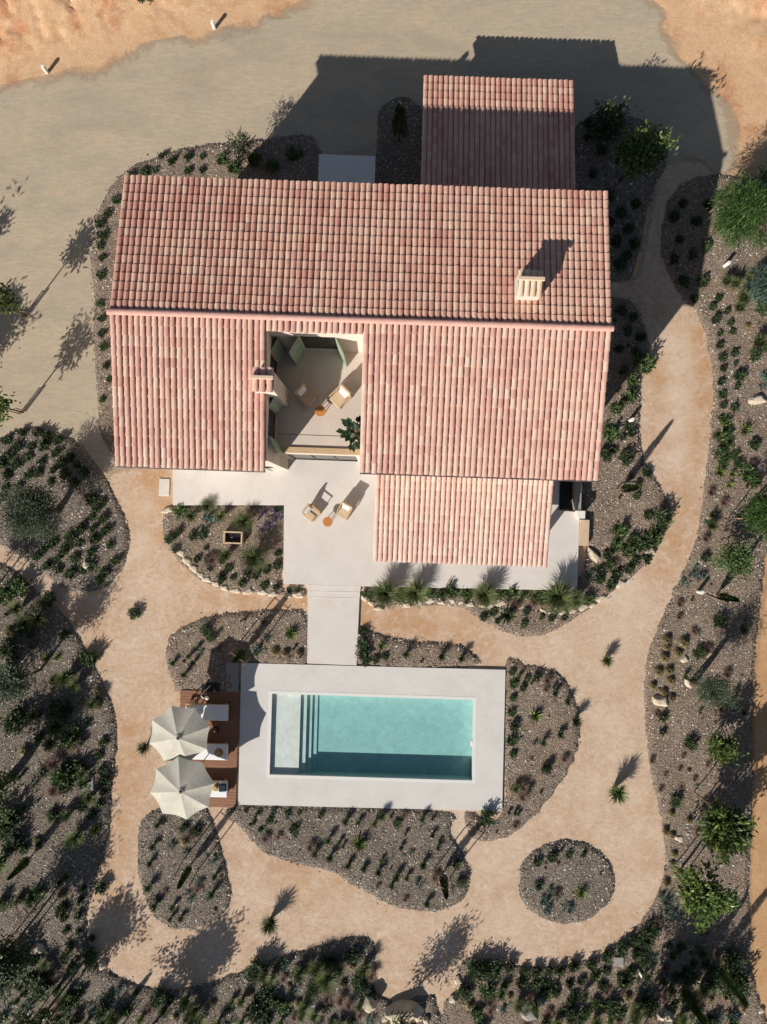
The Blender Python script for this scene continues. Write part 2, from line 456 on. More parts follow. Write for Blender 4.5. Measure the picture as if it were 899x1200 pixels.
def make_ground():
    def axis(lim, step, far):
        a = list(np.arange(-lim, lim + 1e-6, step)); q = lim; s = step
        while q < far:
            s *= 1.6; q += s; a.append(q); a.insert(0, -q)
        return a
    xs = axis(22, .17, 400); ys = axis(27, .17, 400)
    # finer rows are only needed where the bank stands
    ys = [y for k, y in enumerate(ys) if y > 18 or k % 4 == 0 or abs(y) > 26]
    V = []; nx = len(xs)
    for y in ys:
        for x in xs:
            z = emb(x, y) if (y > 15 and abs(x) < 40 and y < 45) else 0.0
            if 45 <= y: z = .4 * noise.noise(Vector((x * .02, y * .02, 0)))
            V.append((x, y, z))
    F = [(j * nx + i, j * nx + i + 1, (j + 1) * nx + i + 1, (j + 1) * nx + i) for j in range(len(ys) - 1) for i in range(nx - 1)]
    # opening under the pool basin
    a, b = W(318, 912); c, d = W(556, 812)
    F2 = []
    for f in F:
        cx = sum(V[i][0] for i in f) / 4; cy = sum(V[i][1] for i in f) / 4
        if a - .3 < cx < c + .3 and b - .3 < cy < d + .3: continue
        F2.append(f)
    me = bpy.data.meshes.new('ground'); me.from_pydata(V, [], F2); me.materials.append(M['ground'])
    me.polygons.foreach_set('use_smooth', [True] * len(F2))
    o = bpy.data.objects.new('ground', me); COL.objects.link(o); o['kind'] = 'structure'
make_ground()

sheet('gravel_road', [(-160, 128), (-40, 112), (0, 100), (60, 86), (100, 74), (150, 55), (190, 46), (240, 36), (300, 20), (350, 2), (420, -40), (700, -60), (770, -10), (790, 40), (830, 90), (870, 150), (850, 215), (700, 260), (200, 300), (170, 540), (150, 575), (60, 590), (-60, 600), (-160, 600)], .012, M['road'], .5)
WORN = [(797, 400, 20, .9), (797, 430, 20, .9), (795, 465, 20, .9), (793, 500, 20, 1.), (795, 535, 18, .9), (740, 700, 30, .9), (720, 740, 30, .8), (710, 790, 32, .6), (716, 840, 28, .6), (725, 890, 30, .5), (700, 930, 36, .6), (745, 980, 26, .7), (735, 1040, 26, .4),
        (580, 1000, 30, .8), (600, 1080, 34, .6), (520, 1100, 30, .5), (420, 1075, 28, .5), (165, 640, 22, .7), (165, 600, 16, .6), (180, 690, 26, .5), (160, 760, 26, .5), (170, 830, 18, .3), (520, 720, 14, .4), (600, 765, 24, .5), (660, 765, 24, .6), (545, 960, 14, .9), (300, 1060, 28, .4), (250, 1110, 28, .3), (25, 665, 14, .4), (780, 260, 16, .5)]
OCH = [(820, 395, 20, 1.2), (828, 430, 18, 1.2), (824, 470, 16, 1.2), (818, 505, 15, 1.), (812, 540, 14, 1.), (800, 575, 12, .7), (776, 440, 18, .9), (772, 475, 16, .7), (768, 510, 12, .6), (785, 560, 10, .5),
       (800, 600, 16, .7), (792, 635, 18, .9), (775, 665, 18, .7), (178, 560, 22, 1.), (194, 590, 14, 1.), (160, 600, 16, .5), (192, 630, 12, .9), (215, 668, 14, .5), (250, 700, 16, .6), (290, 706, 16, .8), (330, 707, 16, 1.), (355, 707, 14, 1.),
       (430, 722, 20, 1.), (465, 730, 22, 1.), (500, 728, 24, .9), (540, 740, 22, .8), (570, 755, 18, .4), (150, 850, 20, .9), (148, 890, 20, .9), (146, 925, 20, .9), (142, 960, 20, .7), (135, 1000, 18, .8), (130, 1040, 18, .6), (345, 1030, 22, .5), (400, 1030, 16, .5),
       (95, 720, 20, .4), (120, 760, 16, .4), (885, 230, 30, .6)]
PATH_PX = [(126, 548), (150, 545), (300, 500), (600, 400), (700, 330), (742, 322), (752, 280), (762, 235), (768, 200), (790, 185), (830, 190), (870, 260), (880, 500), (880, 700), (868, 900), (865, 1260), (400, 1270), (-90, 1270), (-90, 600), (40, 600), (95, 580)]
sheet('garden_path', PATH_PX, .02, M['path'], .28, OCH)
sheet('dirt_track', [(905, 600), (893, 690), (886, 740), (880, 800), (878, 850), (878, 900), (877, 960), (876, 1000), (874, 1040), (876, 1080), (876, 1120), (870, 1300), (1080, 1300), (1080, 560)], .032, M['track'], .5)

BEDS = {
 'left': [(-60, 530), (-20, 516), (0, 512), (20, 503), (45, 500), (70, 507), (95, 520), (118, 548), (135, 578), (150, 608), (154, 638), (148, 662), (135, 680), (118, 691), (95, 694), (72, 688), (50, 672), (28, 655), (0, 640), (-30, 628), (-60, 622)],
 'lower_left': [(-90, 640), (-40, 648), (0, 657), (25, 672), (48, 694), (70, 712), (88, 735), (105, 765), (118, 790), (130, 815), (138, 840), (140, 870), (136, 900), (133, 930), (132, 960), (127, 990), (121, 1015), (112, 1045), (104, 1075), (106, 1105), (118, 1128), (140, 1142), (165, 1152), (195, 1157), (225, 1154), (255, 1146), (285, 1134), (310, 1125), (340, 1115), (370, 1108), (400, 1098), (425, 1095), (440, 1105), (443, 1125), (441, 1148), (446, 1164), (470, 1172), (500, 1164), (515, 1178), (520, 1280), (200, 1290), (-90, 1290)],
 'right': [(1000, 170), (900, 205), (860, 205), (835, 203), (807, 210), (791, 221), (780, 242), (774, 269), (773, 290), (777, 310), (787, 331), (800, 352), (815, 370), (827, 400), (833, 440), (833, 480), (830, 520), (825, 560), (820, 600), (812, 638), (800, 668), (782, 706), (766, 745), (756, 780), (754, 820), (756, 860), (761, 900), (769, 940), (776, 975), (778, 1010), (772, 1040), (760, 1065), (740, 1090), (710, 1112), (680, 1125), (640, 1131), (600, 1128), (570, 1121), (545, 1122), (536, 1140), (538, 1160), (518, 1182), (520, 1280), (880, 1290), (881, 1120), (882, 1080), (879, 1040), (881, 1000), (883, 960), (884, 900), (883, 850), (885, 800), (889, 740), (895, 690), (905, 640), (960, 560), (1000, 500)],
 'house_right': [(665, 330), (700, 342), (718, 346), (738, 350), (752, 368), (761, 395), (763, 415), (755, 435), (753, 470), (752, 510), (758, 538), (770, 558), (780, 578), (787, 592), (784, 612), (778, 632), (766, 652), (745, 675), (722, 692), (700, 708), (680, 722), (655, 738), (625, 747), (600, 745), (575, 735), (555, 722), (540, 713), (500, 711), (460, 711), (440, 710), (428, 703), (423, 692), (424, 683), (560, 676), (676, 676), (676, 560), (660, 400)],
 'house_left': [(200, 250), (180, 400), (180, 530), (150, 540), (128, 528), (116, 500), (114, 470), (111, 430), (109, 390), (110, 350), (106, 310), (108, 275), (114, 248), (126, 224), (143, 203), (165, 190), (190, 180), (215, 173), (250, 168), (300, 163), (340, 158), (372, 165), (372, 235)],
 'rear': [(442, 225), (441, 170), (442, 140), (450, 122), (468, 112), (486, 118), (500, 140), (505, 225)],
 'rear_right': [(660, 250), (668, 180), (674, 148), (700, 134), (735, 134), (765, 146), (782, 170), (782, 195), (772, 215), (764, 236), (757, 262), (752, 290), (744, 318), (736, 331), (716, 331), (660, 325)],
 'patio_left': [(203, 592), (333, 592), (333, 684), (361, 686), (361, 697), (345, 699), (310, 698), (275, 694), (245, 686), (222, 671), (206, 655), (195, 640), (190, 620), (192, 600)],
 'deck_rear': [(194, 768), (198, 748), (212, 734), (235, 724), (265, 717), (300, 714), (330, 713), (361, 718), (361, 780), (282, 780), (281, 812), (212, 812), (202, 797), (196, 784)],
 'pool_rear': [(421, 733), (440, 740), (470, 747), (510, 750), (538, 753), (553, 762), (558, 781), (421, 781)],
 'pool_right': [(591, 780), (620, 779), (650, 785), (668, 803), (680, 830), (682, 860), (672, 895), (650, 930), (625, 960), (600, 980), (575, 988), (553, 984), (545, 966), (547, 948), (588, 948)],
 'round': [(664 + 58.5 * math.cos(k * math.pi / 8) * (1 + .03 * math.sin(k * 2.1)), 1033 + 50.5 * math.sin(k * math.pi / 8)) for k in range(16)],
 'left_island': [(162, 978), (166, 960), (178, 949), (200, 943), (240, 943), (252, 963), (262, 995), (271, 1030), (273, 1055), (262, 1072), (240, 1086), (215, 1090), (195, 1086), (178, 1070), (165, 1040), (161, 1010)],
 'pool_front': [(279, 942), (516, 948), (530, 975), (545, 1000), (552, 1020), (551, 1045), (535, 1062), (505, 1069), (467, 1065), (440, 1052), (412, 1036), (386, 1021), (346, 1013), (311, 1000), (287, 975)],
}
SHARP = {'patio_left', 'house_right'}
BED_POLY = {}
def bedheight(d, x, y):
    return -.03 + .15 * np.minimum(1, d / .22) ** .7 + .02 * np.sin(x * 2.1 + y) * np.minimum(1, d / 1.0)
CH_V = []; CH_F = []
KEEP = [(*W(x0, y1), *W(x1, y0)) for x0, y0, x1, y1 in ((279, 772, 594, 952), (358, 676, 424, 782), (200, 540, 440, 694), (430, 590, 682, 700), (208, 800, 284, 948))]
def make_bed(key, px):
    poly = smooth_poly(px, 5, wob=.10)
    BED_POLY[key] = poly
    V, F = cdt(poly, fill(poly, .22))
    d = seg_dist(V, poly)
    z = bedheight(d, V[:, 0], V[:, 1]) + RNG.normal(0, .006, len(V)) * (d > .1)
    z[d < .01] = -.02
    me = bpy.data.meshes.new('garden_bed'); me.from_pydata([(V[i, 0], V[i, 1], z[i]) for i in range(len(V))], [], F)
    warm = key in ('right', 'house_right', 'patio_left', 'house_left', 'deck_rear', 'pool_rear', 'pool_right'); me.materials.append(M['bed_warm' if warm else 'bed']); me.polygons.foreach_set('use_smooth', [True] * len(F))
    o = bpy.data.objects.new('garden_bed', me); COL.objects.link(o); o['kind'] = 'structure'
    # stone chips strewn over the bed (real small stones)
    A = np.array([tuple(p) for p in poly]); lo = np.maximum(A.min(0), (-19, -25)); hi = np.minimum(A.max(0), (19, 25))
    n = int((hi - lo).prod() * (85 if warm else 130))
    P = RNG.uniform(lo, hi, (n, 2)); P = P[inside(P, poly)]
    hs = np.array([[W(*c)[0], W(*c)[1]] for c in ((145, 225), (700, 240), (690, 530), (150, 535))])
    P = P[~inside(P, hs)]
    d = seg_dist(P, poly)
    zz = bedheight(d, P[:, 0], P[:, 1])
    Q = RNG.uniform(lo - .4, hi + .4, (int(n * .5), 2)); Q = Q[~inside(Q, poly)]; Q = Q[~inside(Q, hs)]
    dq = seg_dist(Q, poly); Q = Q[(dq < .4) & (RNG.random(len(Q)) < .30 * np.exp(-dq / .12))]
    Q = Q[[not any(x0 < q[0] < x1 and y0 < q[1] < y1 for (x0, y0, x1, y1) in KEEP) for q in Q]] if len(Q) else Q
    P = np.concatenate([P, Q]); zz = np.concatenate([zz, np.full(len(Q), .018)])
    m = len(P); ang = RNG.uniform(0, 6.28, m); s = .02 + .042 * RNG.random(m) ** 1.6 * 1.15; e = RNG.uniform(.45, .9, m); hh = RNG.uniform(.012, .032, m)
    base = sum(len(a) for a in CH_V)
    vs = np.zeros((m, 5, 3))
    for k in range(4):
        t = ang + k * math.pi / 2 + RNG.uniform(-.35, .35, m)
        rr = s * (1 if k % 2 == 0 else e)
        vs[:, k, 0] = P[:, 0] + np.cos(t) * rr; vs[:, k, 1] = P[:, 1] + np.sin(t) * rr; vs[:, k, 2] = zz - .006 + RNG.uniform(-.004, .012, m)
    vs[:, 4, 0] = P[:, 0] + RNG.uniform(-.4, .4, m) * s; vs[:, 4, 1] = P[:, 1] + RNG.uniform(-.4, .4, m) * s; vs[:, 4, 2] = zz + hh
    CH_V.append(vs.reshape(-1, 3))
    idx = base + np.arange(m) * 5
    for k in range(4):
        CH_F.append(np.stack([idx + k, idx + (k + 1) % 4, idx + 4], 1))
for k, px in BEDS.items(): make_bed(k, px)
me = bpy.data.meshes.new('gravel')
_v = np.concatenate(CH_V); _f = np.concatenate(CH_F)
me.from_pydata(_v.tolist(), [], _f.tolist()); me.materials.append(M['chip'])
o = bpy.data.objects.new('gravel', me); COL.objects.link(o)
tag(o, 'grey and brown stone chips covering the planting beds', 'gravel', kind='stuff')

# ------------------------------------------------------------------ patio, walkway, pool
def slab(name, px, z0, z1, mat, bevel=.012, parent=None, kind='structure'):
    mb = MB(); mb.prism([W(x, y, z1) for x, y in px][::-1], z0, z1)
    o = mb.build(name, mat, parent, bevel=bevel)
    if kind: o['kind'] = kind
    return o
PZ = .36
slab('patio', [(203, 548), (203, 592), (333.5, 592), (332.5, 684), (361, 685), (424, 687), (677, 692), (680, 600), (655, 598), (656, 520), (203, 520)], -.05, PZ, M['patio'])
slab('patio_step', [(361, 685.3), (361, 692), (423, 693.5), (423.5, 687.2)], -.05, .27, M['patio'])
slab('patio_step', [(361.3, 692.3), (361, 699), (422.5, 700.5), (422.6, 693.8)], -.05, .19, M['patio'])
slab('walkway', [(361.5, 699.3), (360.5, 777.5), (418.5, 779.7), (422, 700.8)], -.05, .12, M['patio'])
DZ = .125
o4 = [W(x, y, DZ) for x, y in ((283.5, 777), (593, 785), (589, 950.5), (279.5, 943))]
i4 = [W(x, y, DZ) for x, y in ((319, 812.5), (556, 820), (554.5, 915), (316, 908))]
def quad_ring(mb, o, i, z0, z1):
    n = len(mb.v)
    for ring in (o, i):
        for z in (z0, z1):
            for p in ring: mb.v.append((p[0], p[1], z))
    # indices: o low 0-3, o top 4-7, i low 8-11, i top 12-15
    for k in range(4):
        j = (k + 1) % 4
        for f in ((4 + k, 4 + j, 12 + j, 12 + k), (k, j, 4 + j, 4 + k)[::-1], (8 + k, 8 + j, 12 + j, 12 + k), (k, j, 8 + j, 8 + k)):
            mb.f.append(tuple(n + q for q in f)); mb.m.append(0)
mb = MB(); quad_ring(mb, o4, i4, -.04, DZ)
pd = mb.build('pool_deck', M['coping']); pd['kind'] = 'structure'
for f in pd.data.polygons: pass
# swimming pool: basin with a shallow ledge and steps, pale rim
pool = empty('swimming_pool', ((i4[0][0] + i4[1][0]) / 2, (i4[0][1] + i4[2][1]) / 2, 0))
tag(pool, 'rectangular turquoise pool with a shallow ledge and steps at its left end', 'pool')
PL = Vector(pool.location)
def lerp2(a, b, t): return (a[0] + (b[0] - a[0]) * t, a[1] + (b[1] - a[1]) * t)
def in_pool(u, v):      # u along, v from the house side to the garden side
    return lerp2(lerp2(i4[0], i4[1], u), lerp2(i4[3], i4[2], u), v)
def P3(p, z): return (p[0] - PL.x, p[1] - PL.y, z)
FD = -.52
mb = MB()
prof = [(0, -.03), (0, -.07), (.142, -.07), (.142, -.21), (.172, -.21), (.172, -.35), (.198, -.35), (.198, -.45), (.224, -.45), (.224, FD), (1, FD), (1, -.03)]
n = len(prof)
v = [P3(in_pool(u, 0), z) for u, z in prof] + [P3(in_pool(u, 1), z) for u, z in prof]
fs = [(k, k + 1, n + k + 1, n + k) for k in range(n - 1)]
mb.add(v, fs)
# long side walls
for s in (0, 1):
    base = len(mb.v); q = []
    for u, z in prof[1:-1]:
        q.append((u, z))
    vs = [P3(in_pool(u, s), z) for u, z in prof] + [P3(in_pool(u, s), -.03) for u, z in prof]
    fs = []
    for k in range(n - 1):
        if abs(prof[k][0] - prof[k + 1][0]) > 1e-6: fs.append((k, k + 1, n + k + 1, n + k))
    mb.add(vs, fs)
mb.build('basin', M['basin'], pool)
mb = MB()
io = [(-.014, -.033), (1.014, -.033), (1.014, 1.033), (-.014, 1.033)]
ring_o = [tuple(x - y for x, y in zip(in_pool(*q), PL[:2])) for q in io]; ring_i = [tuple(x - y for x, y in zip(in_pool(*q), PL[:2])) for q in ((.002, .004), (.998, .004), (.998, .996), (.002, .996))]
quad_ring(mb, ring_o, ring_i, -.12, DZ + .006)
mb.build('rim', M['rim'], pool)
mb = MB(); c = .03
mb.prism([P3(in_pool(u, v), 0)[:2] for u, v in ((.0025, .005), (.9975, .005), (.9975, .995), (.0025, .995))][::-1], FD - .02, .02)
mb.f = [f[::-1] for f in mb.f] if False else mb.f
wt = mb.build('water', M['water'], None, loc=(PL.x, PL.y, 0)); tag(wt, kind='structure')
mb = MB(); q = in_pool(.995, .55)
mb.box(q[0] - .06 - PL.x, q[0] + .02 - PL.x, q[1] - .12 - PL.y, q[1] + .12 - PL.y, -.05, .07); mb.build('skimmer', M['whitepaint'], pool)

# stone tile by the patio
def flat_slab(name, x0, x1, y0, y1, z, t, mat, label, cat, rot=0):
    a = W((x0 + x1) / 2, (y0 + y1) / 2, z); w = (x1 - x0) / 50; d = (y1 - y0) / 50
    mb = MB(); mb.box(-w, w, -d, d, -t, 0)
    return tag(mb.build(name, mat, bevel=.015, loc=(a[0], a[1], z), rz=rot), label, cat)
flat_slab('stepping_stone', 187, 199, 561, 581, .07, .08, M['patio'], 'pale square stepping stone in orange grit left of the white patio', 'stepping stone', HROT)
flat_slab('stone_slab', 265.5, 280, 777, 811, .13, .12, M['greystone'], 'rough grey stone slab lying against the pool surround corner above the deck', 'stone slab')

# ------------------------------------------------------------------ villa
villa = empty('villa', (0, 0, 0), HROT)
tag(villa, 'two storey villa with pinkish clay tile roofs and an open upper terrace', 'house')
ZR = 7.35; BR = 6.9; SL = .95 / 5.35
def tiled(name, a0, a1, bl, bh, zl, zh, pitch=.222, course=.372, mat=None, shift=0, slab=True):
    """clay tile roof from the low edge (bl, zl) up to the high edge (bh, zh), columns across a"""
    mb = MB(); up = 1 if bh > bl else -1
    ln = math.hypot(bh - bl, zh - zl); cb = (bh - bl) / ln; cz = (zh - zl) / ln
    nx, nz = -cz * up * 1.0, abs(cb)
    nb = -cz * (1 if cb > 0 else -1); nz = abs(cb)
    def pt(a, s, h): return (a, bl + cb * s + nb * h, zl + cz * s + nz * h - .06)
    ncol = round((a1 - a0) / pitch); p = (a1 - a0) / ncol; rows = max(1, math.ceil((ln - .02) / course)); cs = ln / rows
    seg = 6
    for i in range(ncol):
        ac = a0 + (i + .5) * p
        off = random.uniform(-.010, .010); wob = random.uniform(0, 6.28)
        for j in range(rows):
            s0 = j * cs - (.05 if j == 0 else .035); s1 = min((j + 1) * cs + .02, ln)
            r0 = p * .465; r1 = p * .40; jit = random.uniform(-.014, .014); tw = random.uniform(-.009, .009); zj = random.uniform(-.004, .006)
            vs = []
            for (s, r, lift) in ((s0 + jit, r0, .026), (s1, r1, .0)):
                for k in range(seg + 1):
                    t = math.pi * k / seg
                    vs.append(pt(ac + off - math.cos(t) * r + (tw if s == s1 else 0), s, math.sin(t) * r * .62 + lift + zj))
            fs = [(k, k + 1, seg + 2 + k, seg + 1 + k) if up > 0 else (k + 1, k, seg + 1 + k, seg + 2 + k) for k in range(seg)]
            # thickness at the lower end
            b0 = len(vs)
            for k in range(seg + 1):
                t = math.pi * k / seg
                vs.append(pt(ac + off - math.cos(t) * (r0 - .014), s0 + jit, math.sin(t) * (r0 - .014) * .62 + .018 + zj))
            fs += [(k, b0 + k, b0 + k + 1, k + 1) for k in range(seg)]
            mb.add(vs, fs, 0)
        # pan tiles between
        if i < ncol - 1 or True:
            am = a0 + (i + 1) * p
            for j in range(rows):
                s0 = j * cs - .02; s1 = min((j + 1) * cs + .02, ln)
                vs = []
                for (s, lift) in ((s0, .008), (s1, -.012)):
                    for k in range(5):
                        t = math.pi * k / 4
                        vs.append(pt(am - math.cos(t) * p * .45, s, -math.sin(t) * .03 + .012 + lift))
                if i == ncol - 1: continue
                mb.add(vs, [(k, k + 1, 6 + k, 5 + k) for k in range(4)], 0)
    if slab:
        e = .03
        for mi in (1,):
            v = [pt(a0 + e, 0.02, -.03), pt(a1 - e, 0.02, -.03), pt(a1 - e, ln, -.03), pt(a0 + e, ln, -.03), pt(a0 + e, 0.02, -.15), pt(a1 - e, 0.02, -.15), pt(a1 - e, ln, -.15), pt(a0 + e, ln, -.15)]
            mb.add(v, [(0, 1, 2, 3), (7, 6, 5, 4), (0, 4, 5, 1), (1, 5, 6, 2), (2, 6, 7, 3), (3, 7, 4, 0)], 1)
    o = mb.build(name, [mat or M['tile'], M['slab']], villa, smooth=True)
    md = o.modifiers.new('es', 'EDGE_SPLIT'); md.split_angle = R(50)
    return o
A0, A1 = -10.16, 8.04; CA, CB = -4.49, -.96
def zr(b): return ZR - abs(b - BR) * SL
tiled('roof', A0, A1, 12.24, BR + .04, zr(12.24), ZR)
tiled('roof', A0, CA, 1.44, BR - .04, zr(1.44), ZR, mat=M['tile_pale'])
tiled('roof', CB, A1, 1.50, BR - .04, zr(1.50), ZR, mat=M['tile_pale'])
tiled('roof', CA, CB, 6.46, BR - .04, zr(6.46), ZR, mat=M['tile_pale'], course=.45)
tiled('roof', -.40, 7.16, -2.08, 1.72, 2.52, 3.20, pitch=.213, mat=M['tile_porch'])       # porch
tiled('roof', 1.08, 7.60, 18.85, 12.0, 2.52, 3.72, pitch=.222)       # annex
mb = MB()
k = A0 - .03
while k < A1:
    L_ = min(.42, A1 + .03 - k); zz = ZR + .005 + random.uniform(-.004, .004); vs = []
    for (a, r) in ((k - .02, .12), (k + L_, .11)):
        for s in range(9):
            t = math.pi * s / 8
            vs.append((a, BR - math.cos(t) * r, zz + math.sin(t) * r * .85))
    mb.add(vs, [(s, s + 1, 10 + s, 9 + s) for s in range(8)]); 
    mb.add(vs[:9], [tuple(range(9))]); mb.add(vs[9:], [tuple(range(8, -1, -1))])
    k += .42
mb.build('ridge_cap', M['ridge'], villa, smooth=False)

# walls -----------------------------------------------------------------
wl = MB()
def wall_run(mb, ax, fixed0, fixed1, s0, s1, z0, z1, openings=()):
    """ax='a': wall runs along a, thickness fixed0..fixed1 in b; openings (lo, hi, zlo, zhi)"""
    def bx(lo, hi, zl, zh):
        if hi - lo < 1e-4 or zh - zl < 1e-4: return
        if ax == 'a': mb.box(lo, hi, fixed0, fixed1, zl, zh)
        else: mb.box(fixed0, fixed1, lo, hi, zl, zh)
    cur = s0
    for lo, hi, zl, zh in sorted(openings):
        bx(cur, lo, z0, z1); bx(lo, hi, z0, zl); bx(lo, hi, zh, z1); cur = hi
    bx(cur, s1, z0, z1)
OA0, OA1, OB0, OB1, T = -9.85, 7.72, 1.80, 11.86, .32
TZ = 3.88
ze = zr(OB1) - .22
# rear wall
wall_run(wl, 'a', OB1 - T, OB1, OA0, OA1, 0, ze, [(-7.6, -6.6, 4.7, 5.8), (-4.2, -3.2, 4.7, 5.8), (-2.5, -1.5, .0, 2.2), (2.5, 3.5, 4.7, 5.8)])
# front walls
FS = [(-8.6, -7.4, .36, 2.6), (-6.4, -5.5, 1.2, 2.5), (-8.4, -7.5, 4.6, 5.8), (-6.4, -5.5, 4.6, 5.8)]
wall_run(wl, 'a', OB0, OB0 + T, OA0, CA, 0, zr(OB0) - .22, FS)
wall_run(wl, 'a', OB0, OB0 + T, CB, OA1, 0, zr(OB0) - .22, [(.6, 2.8, .36, 2.6), (3.8, 6.0, .36, 2.6), (.4, 1.3, 4.6, 5.8), (3.0, 3.9, 4.6, 5.8), (5.6, 6.5, 4.6, 5.8)])
# gable side walls with pitched top
for a0_, a1_ in ((OA0, OA0 + T), (OA1 - T, OA1)):
    b0, b1 = OB0 + T, OB1 - T
    poly = [(b0, 0), (b1, 0), (b1, zr(b1) - .22), (BR, ZR - .22), (b0, zr(b0) - .22)]
    n = 5; vs = [(a0_, p[0], p[1]) for p in poly] + [(a1_, p[0], p[1]) for p in poly]
    wl.add(vs, [tuple(range(4, -1, -1)), tuple(range(5, 10))] + [(i, (i + 1) % 5, 5 + (i + 1) % 5, 5 + i) for i in range(5)])
# courtyard walls (upper terrace)
CW = .3
BB = 6.55
cw_doors_left = [(4.98, 6.0, TZ, TZ + 2.2), (2.75, 3.9, TZ, TZ + 2.2)]
wall_run(wl, 'a', BB, BB + CW, CA - CW, CB + CW, 0, zr(BB) - .2, [(-3.45, -2.05, TZ, TZ + 2.25)])
def pitched_wall(mb, a0_, a1_, b0, b1, doors):
    segs = []; cur = b0
    for lo, hi, zl, zh in sorted(doors):
        segs.append((cur, lo, 0)); segs.append((lo, hi, -1)); cur = hi
    segs.append((cur, b1, 0))
    for lo, hi, f in segs:
        if f == 0: zs = [(0, None)]
        else: zs = [(0, TZ), (TZ + 2.2, None)]
        for zl, zh in zs:
            t0 = zh if zh else zr(lo) - .2; t1 = zh if zh else zr(hi) - .2
            vs = [(a, b, z) for a in (a0_, a1_) for b, z in ((lo, zl), (hi, zl), (hi, t1), (lo, t0))]
            mb.add(vs, [(3, 2, 1, 0), (4, 5, 6, 7), (0, 1, 5, 4), (1, 2, 6, 5), (2, 3, 7, 6), (3, 0, 4, 7)])
pitched_wall(wl, CA - CW, CA, OB0 + T, BB, cw_doors_left)
pitched_wall(wl, CB, CB + CW, OB0 + T, BB, [(3.2, 5.2, TZ, TZ + 2.2)])
# parapet wall and the ground floor front below the terrace
wall_run(wl, 'a', 2.3, 2.3 + .24, CA, CB, 0, TZ + .02, [(-4.2, -1.25, PZ, 3.3)])
# annex walls
wl.box(1.4, 7.3, 18.25, 18.5, 0, 2.3)
for a_ in (1.4, 7.05):
    vs = [(a, b, z) for a in (a_, a_ + .25) for b, z in ((12.0, 0), (18.25, 0), (18.25, 2.35), (12.0, 3.4))]
    wl.add(vs, [(3, 2, 1, 0), (4, 5, 6, 7), (0, 1, 5, 4), (1, 2, 6, 5), (2, 3, 7, 6), (3, 0, 4, 7)])
wl.build('wall', M['wall'], villa)
# floors
mb = MB(); mb.box(CA, CB, 2.54, BB, TZ - .3, TZ); mb.build('terrace_floor', M['terrace'], villa)
mb = MB(); mb.box(CA + .02, CB - .02, 3.05, 3.075, TZ + .002, TZ + .006); mb.build('floor_joint', M['joint'], villa)
mb = MB(); mb.box(OA0 + T, CA - CW, OB0 + T, OB1 - T, TZ - .3, TZ - .01); mb.box(CB + CW, OA1 - T, OB0 + T, OB1 - T, TZ - .3, TZ - .01); mb.box(CA - CW, CB + CW, BB + CW, OB1 - T, TZ - .3, TZ - .01)
mb.build('upper_floor', M['darkwood'], villa)
mb = MB(); mb.box(OA0 + T, OA1 - T, OB0 + T, OB1 - T, .05, .3); mb.build('ground_floor', M['darkwood'], villa)
# parapet cap and ledge
mb = MB(); mb.box(CA + .02, CB - .02, 2.30, 2.55, TZ + .022, TZ + .08); mb.build('parapet_cap', M['sandwood'], villa, bevel=.01)
mb = MB(); mb.box(CA + .29, CB - .29, 2.335, 2.36, PZ + .01, 3.29); d = mb.build('window', M['glass'], villa)
mb = MB()
for a in (CA + .29, -3.2, -2.24, CB - .33): mb.box(a, a + .05, 2.305, 2.334, PZ + .01, 3.29)
mb.build('frame', M['black'], d)
